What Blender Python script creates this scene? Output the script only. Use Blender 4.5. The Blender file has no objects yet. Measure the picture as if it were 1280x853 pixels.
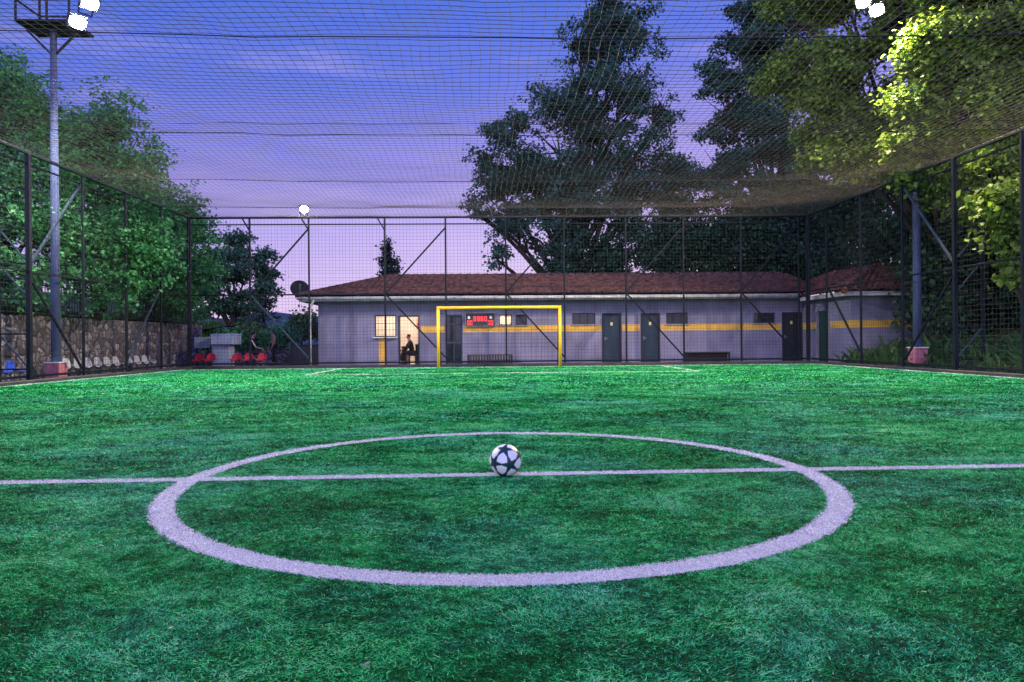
import bpy, math, random
import numpy as np
from mathutils import Vector, Matrix, Euler

random.seed(11)
RNG = np.random.default_rng(11)
sc = bpy.context.scene
COL = sc.collection
PI = math.pi
V = Vector

# ------------------------------------------------------------------ measured camera
CAMH, F, YAW, ROLL = 0.93, 859.0, 0.027, 0.0085
_c, _s = math.cos(YAW), math.sin(YAW)

def WX(px, Y):
    t = (px - 640) / F
    return Y * (t * _c + _s) / (_c - t * _s)

def WZ(px, py, Y):
    t = (px - 640) / F
    d = Y / (_c - t * _s)
    return CAMH + (427 - ROLL * (px - 640) - py) * d / F

def W(px, py, Y):
    return V((WX(px, Y), Y, WZ(px, py, Y)))

# ------------------------------------------------------------------ helpers
def tag(o, label=None, cat=None, group=None, kind=None):
    if label: o['label'] = label
    if cat: o['category'] = cat
    if group: o['group'] = group
    if kind: o['kind'] = kind
    return o

def empty(name, loc, label, cat, rz=0.0, group=None):
    o = bpy.data.objects.new(name, None)
    o.empty_display_size = 0.2
    COL.objects.link(o)
    o.location = loc
    o.rotation_euler = (0, 0, rz)
    return tag(o, label, cat, group)

def copy_tree(o, parent=None):
    c = o.copy()
    COL.objects.link(c)
    if parent:
        c.parent = parent
    for ch in list(o.children):
        copy_tree(ch, c)
    return c

class MB:
    def __init__(s):
        s.v, s.f, s.sm = [], [], []
    def add(s, vs, fs, smooth=False):
        b = len(s.v)
        s.v.extend([tuple(x) for x in vs])
        for f in fs:
            s.f.append(tuple(i + b for i in f)); s.sm.append(smooth)
        return s
    def box(s, c, d, rot=None, bev=0.0):
        hx, hy, hz = d[0] / 2, d[1] / 2, d[2] / 2
        b = min(bev, hx * .9, hy * .9, hz * .9)
        c = V(c)
        if b <= 0:
            p = [V((x, y, z)) for z in (-hz, hz) for y in (-hy, hy) for x in (-hx, hx)]
            fs = [(0, 2, 3, 1), (4, 5, 7, 6), (0, 1, 5, 4), (2, 6, 7, 3), (0, 4, 6, 2), (1, 3, 7, 5)]
        else:
            p, fs, idx = [], [], {}
            for sx in (-1, 1):
                for sy in (-1, 1):
                    for sz in (-1, 1):
                        for a in range(3):
                            q = [sx * hx, sy * hy, sz * hz]
                            for k in range(3):
                                if k != a: q[k] -= (sx, sy, sz)[k] * b
                            idx[(sx, sy, sz, a)] = len(p); p.append(V(q))
            def order(lst, n):
                n = V(n); ctr = sum((p[i] for i in lst), V()) / len(lst)
                u = (p[lst[0]] - ctr).normalized(); w = n.cross(u)
                return tuple(sorted(lst, key=lambda i: math.atan2((p[i] - ctr).dot(w), (p[i] - ctr).dot(u))))
            for a in range(3):
                for sg in (-1, 1):
                    l = [i for k, i in idx.items() if k[3] == a and k[a] == sg]
                    n = [0, 0, 0]; n[a] = sg
                    fs.append(order(l, n))
            for a in range(3):
                o1, o2 = [k for k in range(3) if k != a]
                for s1 in (-1, 1):
                    for s2 in (-1, 1):
                        l = [i for k, i in idx.items() if k[o1] == s1 and k[o2] == s2 and k[3] != a]
                        n = [0, 0, 0]; n[o1] = s1; n[o2] = s2
                        fs.append(order(l, V(n).normalized()))
            for sx in (-1, 1):
                for sy in (-1, 1):
                    for sz in (-1, 1):
                        l = [idx[(sx, sy, sz, a)] for a in range(3)]
                        fs.append(order(l, V((sx, sy, sz)).normalized()))
        if rot is not None:
            p = [rot @ q for q in p]
        s.add([q + c for q in p], fs)
        return s
    def span(s, x0, x1, y0, y1, z0, z1, bev=0.0):
        return s.box(((x0 + x1) / 2, (y0 + y1) / 2, (z0 + z1) / 2), (abs(x1 - x0), abs(y1 - y0), abs(z1 - z0)), None, bev)
    def bar(s, p, q, w, h=None, bev=0.0):
        p, q = V(p), V(q)
        h = w if h is None else h
        d = q - p
        z = d.normalized()
        up = V((0, 0, 1)) if abs(z.z) < .95 else V((0, 1, 0))
        x = up.cross(z).normalized(); y = z.cross(x)
        m = Matrix((x, y, z)).transposed()
        return s.box((p + q) / 2, (w, h, d.length), m, bev)
    def tube(s, pts, rs, n=10, caps=True):
        pts = [V(p) for p in pts]
        if not hasattr(rs, '__len__'): rs = [rs] * len(pts)
        vs, fs = [], []
        t0 = (pts[1] - pts[0]).normalized()
        ref = V((0, 0, 1)) if abs(t0.z) < .9 else V((1, 0, 0))
        x = ref.cross(t0).normalized()
        for i, p in enumerate(pts):
            t = (pts[min(i + 1, len(pts) - 1)] - pts[max(i - 1, 0)]).normalized()
            x = (x - t * x.dot(t)).normalized(); y = t.cross(x)
            for k in range(n):
                a = 2 * PI * k / n
                vs.append(p + (x * math.cos(a) + y * math.sin(a)) * rs[i])
        for i in range(len(pts) - 1):
            for k in range(n):
                a, b = i * n + k, i * n + (k + 1) % n
                fs.append((a, b, b + n, a + n))
        s.add(vs, fs, True)
        if caps:
            b0 = len(s.v) - len(vs)
            s.f.append(tuple(b0 + k for k in reversed(range(n)))); s.sm.append(False)
            e = b0 + (len(pts) - 1) * n
            s.f.append(tuple(e + k for k in range(n))); s.sm.append(False)
        return s
    def ball(s, c, r, nu=14, nv=9):
        c = V(c); r = r if hasattr(r, '__len__') else (r, r, r)
        vs = [c + V((0, 0, r[2]))]
        for j in range(1, nv):
            th = PI * j / nv
            for i in range(nu):
                ph = 2 * PI * i / nu
                vs.append(c + V((r[0] * math.sin(th) * math.cos(ph), r[1] * math.sin(th) * math.sin(ph), r[2] * math.cos(th))))
        vs.append(c - V((0, 0, r[2])))
        fs = [(0, 1 + i, 1 + (i + 1) % nu) for i in range(nu)]
        for j in range(nv - 2):
            for i in range(nu):
                a, b = 1 + j * nu + i, 1 + j * nu + (i + 1) % nu
                fs.append((a, a + nu, b + nu, b))
        e = len(vs) - 1; b = 1 + (nv - 2) * nu
        fs += [(b + (i + 1) % nu, b + i, e) for i in range(nu)]
        s.add(vs, fs, True)
        return s
    def build(s, name, mat, parent=None, world=True):
        me = bpy.data.meshes.new(name)
        me.from_pydata(s.v, [], s.f)
        me.polygons.foreach_set('use_smooth', s.sm)
        me.materials.append(mat)
        me.update()
        o = bpy.data.objects.new(name, me)
        COL.objects.link(o)
        if parent:
            o.parent = parent
            if world:
                o.matrix_parent_inverse = parent_world(parent).inverted()
        return o

def parent_world(o):
    m = o.matrix_basis.copy()
    while o.parent:
        m = o.parent.matrix_basis @ o.matrix_parent_inverse @ m if False else (o.parent.matrix_basis @ (o.matrix_parent_inverse @ m))
        o = o.parent
    return m

def np_mesh(name, verts, faces, mat, parent=None, tint=None, nper=3, smooth=False):
    me = bpy.data.meshes.new(name)
    nv, nf = len(verts), len(faces)
    me.vertices.add(nv)
    me.vertices.foreach_set('co', np.ascontiguousarray(verts, np.float32).ravel())
    me.loops.add(nf * nper)
    me.loops.foreach_set('vertex_index', np.ascontiguousarray(faces, np.int32).ravel())
    me.polygons.add(nf)
    me.polygons.foreach_set('loop_start', np.arange(0, nf * nper, nper, dtype=np.int32))
    me.polygons.foreach_set('use_smooth', np.full(nf, smooth))
    if tint is not None:
        a = me.attributes.new('tint', 'FLOAT', 'POINT')
        a.data.foreach_set('value', np.ascontiguousarray(tint, np.float32))
    me.materials.append(mat)
    me.update(calc_edges=True)
    o = bpy.data.objects.new(name, me)
    COL.objects.link(o)
    if parent:
        o.parent = parent
        o.matrix_parent_inverse = parent_world(parent).inverted()
    return o

def vnoise(x, y, seed=0):
    x = np.asarray(x, float); y = np.asarray(y, float)
    g = np.random.default_rng(seed).random((256, 256))
    xi, yi = np.floor(x).astype(int), np.floor(y).astype(int)
    fx, fy = x - xi, y - yi
    fx, fy = fx * fx * (3 - 2 * fx), fy * fy * (3 - 2 * fy)
    a = g[xi % 256, yi % 256]; b = g[(xi + 1) % 256, yi % 256]
    c = g[xi % 256, (yi + 1) % 256]; d = g[(xi + 1) % 256, (yi + 1) % 256]
    return (a * (1 - fx) + b * fx) * (1 - fy) + (c * (1 - fx) + d * fx) * fy

# ------------------------------------------------------------------ materials
def new_mat(name):
    m = bpy.data.materials.new(name); m.use_nodes = True
    nt = m.node_tree
    return m, nt, nt.nodes['Principled BSDF'], nt.nodes['Material Output']

def paint(name, col, rough=.55, var=.18, scale=3.0, fine=40.0, bump=.15, metal=0.0, dirt=None, spec=.4, stretch=(1, 1, 1)):
    m, nt, b, out = new_mat(name)
    N, L = nt.nodes, nt.links
    tc = N.new('ShaderNodeTexCoord'); mp = N.new('ShaderNodeMapping'); mp.inputs['Scale'].default_value = stretch
    L.new(tc.outputs['Object'], mp.inputs['Vector'])
    n1 = N.new('ShaderNodeTexNoise'); n1.inputs['Scale'].default_value = scale; n1.inputs['Detail'].default_value = 6
    n2 = N.new('ShaderNodeTexNoise'); n2.inputs['Scale'].default_value = fine; n2.inputs['Detail'].default_value = 4
    L.new(mp.outputs['Vector'], n1.inputs['Vector']); L.new(mp.outputs['Vector'], n2.inputs['Vector'])
    r = N.new('ShaderNodeValToRGB')
    lo = [max(0, c * (1 - var)) for c in col]; hi = [min(1, c * (1 + var)) for c in col]
    if dirt: lo = dirt
    r.color_ramp.elements[0].position = .32; r.color_ramp.elements[1].position = .62
    r.color_ramp.elements[0].color = (*lo, 1); r.color_ramp.elements[1].color = (*hi, 1)
    ad = N.new('ShaderNodeMath'); ad.operation = 'MULTIPLY_ADD'
    L.new(n2.outputs['Fac'], ad.inputs[0]); ad.inputs[1].default_value = .25
    L.new(n1.outputs['Fac'], ad.inputs[2])
    sb = N.new('ShaderNodeMath'); sb.operation = 'SUBTRACT'; L.new(ad.outputs[0], sb.inputs[0]); sb.inputs[1].default_value = .125
    L.new(sb.outputs[0], r.inputs['Fac']); L.new(r.outputs['Color'], b.inputs['Base Color'])
    b.inputs['Roughness'].default_value = rough; b.inputs['Metallic'].default_value = metal
    b.inputs['Specular IOR Level'].default_value = spec
    if bump:
        bp = N.new('ShaderNodeBump'); bp.inputs['Strength'].default_value = bump; bp.inputs['Distance'].default_value = .02
        L.new(n2.outputs['Fac'], bp.inputs['Height']); L.new(bp.outputs['Normal'], b.inputs['Normal'])
    return m

def emit(name, col, strength):
    m, nt, b, out = new_mat(name)
    b.inputs['Base Color'].default_value = (*[min(1, c) for c in col], 1)
    b.inputs['Emission Color'].default_value = (*col, 1)
    b.inputs['Emission Strength'].default_value = strength
    return m

def leafmat(name, dark, light, trans=.35, rough=.5, mid=.5):
    m, nt, b, out = new_mat(name)
    N, L = nt.nodes, nt.links
    at = N.new('ShaderNodeAttribute'); at.attribute_name = 'tint'
    r = N.new('ShaderNodeValToRGB')
    r.color_ramp.elements[0].color = (*dark, 1); r.color_ramp.elements[1].color = (*light, 1)
    L.new(at.outputs['Fac'], r.inputs['Fac']); L.new(r.outputs['Color'], b.inputs['Base Color'])
    b.inputs['Roughness'].default_value = rough
    b.inputs['Specular IOR Level'].default_value = .3
    if trans > 0:
        t = N.new('ShaderNodeBsdfTranslucent'); L.new(r.outputs['Color'], t.inputs['Color'])
        mx = N.new('ShaderNodeMixShader'); mx.inputs[0].default_value = trans
        L.new(b.outputs[0], mx.inputs[1]); L.new(t.outputs[0], mx.inputs[2]); L.new(mx.outputs[0], out.inputs['Surface'])
    return m

M = {}
M['post'] = paint('dark_painted_steel', (.007, .011, .018), .5, .3, 6, 60, .1, spec=.2)
M['net'] = paint('black_netting', (.02, .024, .034), .8, .1, 4, 20, 0)
M['cord'] = paint('weathered_net_cord', (.15, .125, .125), .85, .1, 4, 20, 0)
M['cord'] = leafmat('nylon_net_cord', (.17, .15, .15), (.17, .15, .15), .5, .7)
M['cable'] = paint('steel_cable', (.025, .025, .035), .95, .1, 4, 20, 0, spec=.02)
M['mast'] = paint('galvanised_mast', (.07, .09, .18), .8, .25, 5, 50, .12, 0, spec=.15, stretch=(1, 1, .3))
M['brace'] = paint('blue_grey_steel', (.03, .055, .09), .7, .2, 5, 40, .1)
M['pink'] = paint('pink_painted_concrete', (.50, .17, .22), .8, .2, 6, 60, .4)
M['yellow'] = paint('yellow_paint', (.85, .55, .02), .4, .1, 3, 30, .05)
M['wall'] = paint('lilac_render', (.225, .22, .34), .85, .12, 1.7, 70, .35, dirt=(.165, .16, .25), stretch=(1, 1, .4))
M['stripe'] = paint('yellow_wall_band', (.72, .42, .08), .8, .14, 2.5, 60, .3)
M['fascia'] = paint('weathered_white_fascia', (.50, .49, .50), .7, .3, 3, 40, .3, stretch=(1, 1, 1))
M['soffit'] = paint('grey_soffit', (.25, .25, .28), .8, .2)
M['door'] = paint('dark_teal_door', (.014, .032, .06), .5, .25, 3, 40, .1, stretch=(1, 1, .2))
M['doorgreen'] = paint('dark_green_door', (.01, .05, .04), .5, .25)
M['frame'] = paint('dark_window_frame', (.015, .02, .03), .5, .2)
M['glass'] = paint('dark_window_glass', (.012, .018, .03), .08, .3, 2, 8, 0, spec=.6)
M['cream'] = paint('cream_interior_wall', (.78, .70, .60), .9, .06, 2, 30, .1)
M['wood'] = paint('brown_wood', (.09, .035, .02), .55, .4, 4, 40, .2, stretch=(1, 1, .2))
M['benchwood'] = paint('dark_bench_wood', (.035, .03, .035), .6, .35, 4, 40, .2, stretch=(.3, 1, 1))
M['white'] = paint('white_paint', (.72, .72, .74), .5, .12, 4, 40, .1)
M['whiteseat'] = paint('white_plastic', (.44, .44, .49), .4, .1, 4, 40, .05)
M['blueseat'] = paint('blue_plastic', (.02, .07, .42), .4, .15, 4, 40, .05)
M['signplate'] = paint('pale_yellow_plate', (.75, .68, .30), .5, .1)
M['redseat'] = paint('red_plastic', (.46, .018, .05), .45, .15, 4, 40, .05)
M['steel'] = paint('grey_steel', (.22, .23, .26), .45, .2, 6, 50, .1, .4)
M['cabinet'] = paint('pale_blue_metal', (.36, .42, .56), .5, .15, 3, 40, .1)
M['dish'] = paint('dark_dish_paint', (.010, .013, .018), .6, .2, spec=.15)
M['bark'] = paint('bark', (.022, .018, .014), .95, .45, 3, 25, .8, stretch=(1, 1, .25))
M['concrete'] = paint('dark_concrete', (.045, .045, .05), .9, .3, 2, 50, .4)
M['ground'] = paint('bare_earth', (.07, .06, .045), .95, .35, .6, 20, .6)
M['terrace'] = paint('grassy_earth', (.035, .05, .022), .95, .4, .8, 20, .6)
M['hill'] = paint('far_hillside', (.05, .09, .14), .95, .35, .03, .3, 0)  # blue of the distant air painted into the hillside colour
M['skin'] = paint('skin', (.42, .24, .17), .55, .08)
M['hair'] = paint('black_hair', (.012, .01, .01), .5, .2)
M['jacket'] = paint('black_cloth', (.012, .013, .02), .85, .2)
M['tan'] = paint('tan_cloth', (.42, .25, .18), .85, .15)
M['trouser'] = paint('dark_trouser_cloth', (.018, .018, .028), .9, .2)
M['stripecloth'] = paint('white_cloth', (.7, .7, .72), .85, .05)
M['shoe'] = paint('dark_shoe', (.02, .02, .02), .6, .2)
M['poster'] = paint('poster_red', (.62, .06, .03), .7, .3, 9, 30, 0, dirt=(.75, .5, .25))
M['led'] = emit('red_led', (1.0, .03, .035), 2.0)
M['leddim'] = emit('pale_led', (.75, .70, .72), .25)
M['tube'] = emit('room_lamp', (1.0, .80, .68), 85)
M['flood'] = emit('floodlight_lens', (1.0, .93, .80), 6400)
M['floodwarm'] = emit('floodlight_lens_warm', (1.0, .80, .50), 8800)
M['floodgreen'] = emit('floodlight_lens_cool', (.96, 1.0, .86), 1200)
M['litglass'] = None

def roofmat():
    m = paint('clay_tile', (.085, .042, .038), .9, .5, 4.5, 22, .3, dirt=(.035, .02, .024), spec=.15)
    return m
M['tile'] = roofmat()

def stonemat():
    m, nt, b, out = new_mat('rubble_stone')
    N, L = nt.nodes, nt.links
    tc = N.new('ShaderNodeTexCoord')
    nz = N.new('ShaderNodeTexNoise'); nz.inputs['Scale'].default_value = 3; L.new(tc.outputs['Object'], nz.inputs['Vector'])
    mx = N.new('ShaderNodeMix'); mx.data_type = 'VECTOR'; mx.inputs['Factor'].default_value = .12
    L.new(tc.outputs['Object'], mx.inputs['A']); L.new(nz.outputs['Color'], mx.inputs['B'])
    ve = N.new('ShaderNodeTexVoronoi'); ve.feature = 'DISTANCE_TO_EDGE'; ve.inputs['Scale'].default_value = 4.9
    vc = N.new('ShaderNodeTexVoronoi'); vc.inputs['Scale'].default_value = 4.9
    L.new(mx.outputs['Result'], ve.inputs['Vector']); L.new(mx.outputs['Result'], vc.inputs['Vector'])
    r = N.new('ShaderNodeValToRGB'); e = r.color_ramp.elements
    e[0].color = (.07, .058, .08, 1); e[1].color = (.34, .29, .37, 1)
    k = r.color_ramp.elements.new(.5); k.color = (.165, .138, .185, 1)
    sp = N.new('ShaderNodeSeparateColor'); L.new(vc.outputs['Color'], sp.inputs[0]); L.new(sp.outputs[0], r.inputs['Fac'])
    ed = N.new('ShaderNodeMapRange'); ed.inputs['From Min'].default_value = .02; ed.inputs['From Max'].default_value = .12
    L.new(ve.outputs['Distance'], ed.inputs['Value'])
    mc = N.new('ShaderNodeMix'); mc.data_type = 'RGBA'; mc.inputs['A'].default_value = (.07, .06, .07, 1)
    L.new(ed.outputs[0], mc.inputs['Factor']); L.new(r.outputs['Color'], mc.inputs['B'])
    n2 = N.new('ShaderNodeTexNoise'); n2.inputs['Scale'].default_value = 30; L.new(tc.outputs['Object'], n2.inputs['Vector'])
    m2 = N.new('ShaderNodeMix'); m2.data_type = 'RGBA'; m2.blend_type = 'OVERLAY'; m2.inputs['Factor'].default_value = .5
    L.new(mc.outputs['Result'], m2.inputs['A']); L.new(n2.outputs['Color'], m2.inputs['B'])
    hs = N.new('ShaderNodeHueSaturation'); hs.inputs['Saturation'].default_value = .7
    L.new(m2.outputs['Result'], hs.inputs['Color']); L.new(hs.outputs['Color'], b.inputs['Base Color'])
    bp = N.new('ShaderNodeBump'); bp.inputs['Strength'].default_value = .9; bp.inputs['Distance'].default_value = .06
    sq = N.new('ShaderNodeMapRange'); sq.inputs['From Max'].default_value = .3; L.new(ve.outputs['Distance'], sq.inputs['Value'])
    L.new(sq.outputs[0], bp.inputs['Height']); L.new(bp.outputs['Normal'], b.inputs['Normal'])
    b.inputs['Roughness'].default_value = .9
    return m
M['stone'] = stonemat()

def turfmat(name, attr):
    m, nt, b, out = new_mat(name)
    N, L = nt.nodes, nt.links
    tc = N.new('ShaderNodeTexCoord')
    n1 = N.new('ShaderNodeTexNoise'); n1.inputs['Scale'].default_value = .9; n1.inputs['Detail'].default_value = 7; n1.inputs['Roughness'].default_value = .65
    L.new(tc.outputs['Object'], n1.inputs['Vector'])
    r = N.new('ShaderNodeValToRGB'); e = r.color_ramp.elements
    if attr:
        at = N.new('ShaderNodeAttribute'); at.attribute_name = 'tint'
        L.new(at.outputs['Fac'], r.inputs['Fac'])
        e[0].color = (.001, .045, .010, 1); e[1].color = (.17, .58, .24, 1)
        k = e.new(.3); k.color = (.002, .20, .050, 1)
        k = e.new(.6); k.color = (.018, .43, .10, 1)
        k = e.new(.85); k.color = (.065, .58, .155, 1)
    else:
        n2 = N.new('ShaderNodeTexNoise'); n2.inputs['Scale'].default_value = 130; n2.inputs['Detail'].default_value = 5
        L.new(tc.outputs['Object'], n2.inputs['Vector'])
        a = N.new('ShaderNodeMath'); a.operation = 'MULTIPLY_ADD'; a.inputs[1].default_value = .5
        L.new(n2.outputs['Fac'], a.inputs[0]); L.new(n1.outputs['Fac'], a.inputs[2])
        s2 = N.new('ShaderNodeMath'); s2.operation = 'SUBTRACT'; s2.inputs[1].default_value = .25; L.new(a.outputs[0], s2.inputs[0])
        L.new(s2.outputs[0], r.inputs['Fac'])
        e[0].color = (.002, .035, .010, 1); e[1].color = (.008, .13, .035, 1)
        e[0].position = .3; e[1].position = .7
        bp = N.new('ShaderNodeBump'); bp.inputs['Strength'].default_value = .8; bp.inputs['Distance'].default_value = .02
        L.new(n2.outputs['Fac'], bp.inputs['Height']); L.new(bp.outputs['Normal'], b.inputs['Normal'])
    # bluish patches in the pile, hue shifted by noise
    n3 = N.new('ShaderNodeTexNoise'); n3.inputs['Scale'].default_value = .55; n3.inputs['Detail'].default_value = 8; n3.inputs['Roughness'].default_value = .7
    L.new(tc.outputs['Object'], n3.inputs['Vector'])
    q = N.new('ShaderNodeMapRange'); q.inputs['From Min'].default_value = .46; q.inputs['From Max'].default_value = .66; q.inputs['To Max'].default_value = .75
    L.new(n3.outputs['Fac'], q.inputs['Value'])
    mt = N.new('ShaderNodeMix'); mt.data_type = 'RGBA'; mt.blend_type = 'MIX'
    hsv = N.new('ShaderNodeHueSaturation'); hsv.inputs['Hue'].default_value = .565; hsv.inputs['Saturation'].default_value = .9
    L.new(r.outputs['Color'], hsv.inputs['Color'])
    L.new(q.outputs[0], mt.inputs['Factor']); L.new(r.outputs['Color'], mt.inputs['A']); L.new(hsv.outputs['Color'], mt.inputs['B'])
    L.new(mt.outputs['Result'], b.inputs['Base Color'])
    b.inputs['Roughness'].default_value = .7
    b.inputs['Specular IOR Level'].default_value = .02
    return m
M['turf'] = turfmat('turf_backing', False)
M['blade'] = turfmat('turf_fibre', True)
M['wornline'] = paint('worn_white_turf_fibre', (.58, .62, .60), .7, .5, 1.2, 40, .3, dirt=(.16, .36, .22))
M['linefibre'] = leafmat('white_turf_fibre', (.38, .365, .42), (.90, .875, .91), 0, .8)

# ------------------------------------------------------------------ world, sun
w = bpy.data.worlds.new('World'); sc.world = w; w.use_nodes = True
nt = w.node_tree; N, L = nt.nodes, nt.links
bg = N['Background']
SUN_EL, SUN_AZ = math.radians(9), math.radians(200)     # twilight glow behind the camera
sky = N.new('ShaderNodeTexSky'); sky.sky_type = 'NISHITA'; sky.sun_disc = False
sky.sun_elevation = SUN_EL; sky.sun_rotation = SUN_AZ; sky.air_density = 1.6; sky.ozone_density = 4.0; sky.dust_density = 1.0
tc = N.new('ShaderNodeTexCoord'); sx = N.new('ShaderNodeSeparateXYZ'); L.new(tc.outputs['Generated'], sx.inputs[0])
ramp = N.new('ShaderNodeValToRGB'); e = ramp.color_ramp.elements
e[0].position = 0.0; e[0].color = (.82, .61, .82, 1)
e[1].position = 1.0; e[1].color = (.10, .16, .62, 1)
for p, c in ((.07, (.70, .53, .82)), (.16, (.50, .39, .80)), (.25, (.31, .265, .75)), (.36, (.12, .165, .68)), (.5, (.05, .13, .62))):
    k = e.new(p); k.color = (*c, 1)
# direction-dependent hue: bluer to the left, more lilac to the right
hx = N.new('ShaderNodeMath'); hx.operation = 'MULTIPLY_ADD'; hx.inputs[1].default_value = -.12
L.new(sx.outputs['X'], hx.inputs[0]); L.new(sx.outputs['Z'], hx.inputs[2])
mpn = N.new('ShaderNodeMapping'); mpn.inputs['Scale'].default_value = (3, 3, 14); L.new(tc.outputs['Generated'], mpn.inputs['Vector'])
cn = N.new('ShaderNodeTexNoise'); cn.inputs['Scale'].default_value = 1.6; cn.inputs['Detail'].default_value = 5; L.new(mpn.outputs['Vector'], cn.inputs['Vector'])
cw = N.new('ShaderNodeMath'); cw.operation = 'MULTIPLY_ADD'; cw.inputs[1].default_value = -.07
L.new(cn.outputs['Fac'], cw.inputs[0]); L.new(hx.outputs[0], cw.inputs[2])
cw2 = N.new('ShaderNodeMath'); cw2.operation = 'ADD'; cw2.inputs[1].default_value = .035; L.new(cw.outputs[0], cw2.inputs[0])
L.new(cw2.outputs[0], ramp.inputs['Fac'])
sc1 = N.new('ShaderNodeVectorMath'); sc1.operation = 'SCALE'; sc1.inputs['Scale'].default_value = .012
L.new(sky.outputs['Color'], sc1.inputs[0])
ad = N.new('ShaderNodeVectorMath'); ad.operation = 'ADD'
sc2 = N.new('ShaderNodeVectorMath'); sc2.operation = 'SCALE'; sc2.inputs['Scale'].default_value = .92
L.new(ramp.outputs['Color'], sc2.inputs[0])
# thin wisps of cloud low in the sky
m2 = N.new('ShaderNodeMapping'); m2.inputs['Scale'].default_value = (2.2, 2.2, 11); m2.inputs['Location'].default_value = (.37, 0, .2); L.new(tc.outputs['Generated'], m2.inputs['Vector'])
c2 = N.new('ShaderNodeTexNoise'); c2.inputs['Scale'].default_value = 2.0; c2.inputs['Detail'].default_value = 7; c2.inputs['Roughness'].default_value = .6; L.new(m2.outputs['Vector'], c2.inputs['Vector'])
c3 = N.new('ShaderNodeMapRange'); c3.inputs['From Min'].default_value = .55; c3.inputs['From Max'].default_value = .80; c3.inputs['To Max'].default_value = .28; L.new(c2.outputs['Fac'], c3.inputs['Value'])
cm = N.new('ShaderNodeMix'); cm.data_type = 'RGBA'; L.new(c3.outputs[0], cm.inputs['Factor']); L.new(sc2.outputs[0], cm.inputs['A']); cm.inputs['B'].default_value = (.66, .52, .80, 1)
L.new(cm.outputs['Result'], ad.inputs[0]); L.new(sc1.outputs[0], ad.inputs[1])
# afterglow of the sunset, behind the camera
gl = N.new('ShaderNodeMapRange'); gl.interpolation_type = 'SMOOTHSTEP'
gl.inputs['From Min'].default_value = .25; gl.inputs['From Max'].default_value = -.75
L.new(sx.outputs['Y'], gl.inputs['Value'])
gs = N.new('ShaderNodeVectorMath'); gs.operation = 'SCALE'; gs.inputs[0].default_value = (.42, .43, .88)
L.new(gl.outputs[0], gs.inputs['Scale'])
ad2 = N.new('ShaderNodeVectorMath'); ad2.operation = 'ADD'
L.new(ad.outputs[0], ad2.inputs[0]); L.new(gs.outputs[0], ad2.inputs[1])
L.new(ad2.outputs[0], bg.inputs['Color']); bg.inputs['Strength'].default_value = 1.0

sl = bpy.data.lights.new('twilight_sun', 'SUN'); sl.energy = .6; sl.angle = math.radians(25); sl.color = (.90, .80, 1.0)
so = bpy.data.objects.new('twilight_sun', sl); COL.objects.link(so)
sd = V((math.sin(SUN_AZ) * math.cos(SUN_EL), math.cos(SUN_AZ) * math.cos(SUN_EL), math.sin(SUN_EL)))
so.rotation_euler = sd.to_track_quat('Z', 'Y').to_euler()

# ------------------------------------------------------------------ camera
cam = bpy.data.cameras.new('camera'); co = bpy.data.objects.new('camera', cam); COL.objects.link(co)
cam.sensor_width = 36; cam.lens = F * 36 / 1280; cam.clip_start = .05; cam.clip_end = 3000
R = Matrix.Rotation(-YAW, 4, 'Z') @ Matrix.Rotation(PI / 2, 4, 'X') @ Matrix.Rotation(-ROLL, 4, 'Z')
co.matrix_world = Matrix.Translation((0, 0, CAMH)) @ R
sc.camera = co
sc.view_settings.view_transform = 'Standard'; sc.view_settings.look = 'None'
sc.view_settings.exposure = .32; sc.view_settings.gamma = 1
sc.cycles.use_denoising = True
sc.cycles.max_bounces = 6; sc.cycles.diffuse_bounces = 3; sc.cycles.transparent_max_bounces = 6

# ------------------------------------------------------------------ pitch geometry
XL, XR, YB, H = -11.2, 11.9, 25.7, 5.55
CX, CY, RO, RI = .06, 4.78, 2.185, 2.045
GOALY = 24.3

def grid_sheet(name, x0, x1, y0, y1, z, mat, nx=1, ny=1, zf=None):
    vs, fs = [], []
    for j in range(ny + 1):
        for i in range(nx + 1):
            x = x0 + (x1 - x0) * i / nx; y = y0 + (y1 - y0) * j / ny
            vs.append((x, y, zf(x, y) if zf else z))
    for j in range(ny):
        for i in range(nx):
            a = j * (nx + 1) + i
            fs.append((a, a + 1, a + nx + 2, a + nx + 1))
    return tag(MB().add(vs, fs, True).build(name, mat), kind='structure')

grid_sheet('ground', -1500, 1500, -300, 2500, -.03, M['ground'])
grid_sheet('pitch_turf', XL + .12, XR - .12, -8, 24.95, 0, M['turf'])
k = MB()
for a, b in (((XL, -8), (XL, YB)), ((XR, -8), (XR, YB))):
    k.span(a[0] - .13, a[0] + .13, a[1], b[1] - .14, -.03, .09, .015)
k.span(XL - .13, XR + .13, YB - .13, YB + .13, -.03, .09, .015)
tag(k.build('kerb', M['concrete']), kind='structure')
grid_sheet('yard_paving', -9.5, 12.7, YB + .14, 28.0, -.008, M['concrete'])

# line masks -----------------------------------------------------------------
PAL, PAR, PAY, LW = -5.35, 5.95, 19.75, .075
def on_lines(x, y):
    d = np.hypot(x - CX, y - CY)
    w1 = (vnoise(x * 9, y * 9, 3) - .5) * .012
    circ = (d < RO + w1) & (d > RI + w1)
    half = (np.abs(y - CY - .014 * (x - CX)) < .06 + w1)
    return circ, half

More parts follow.
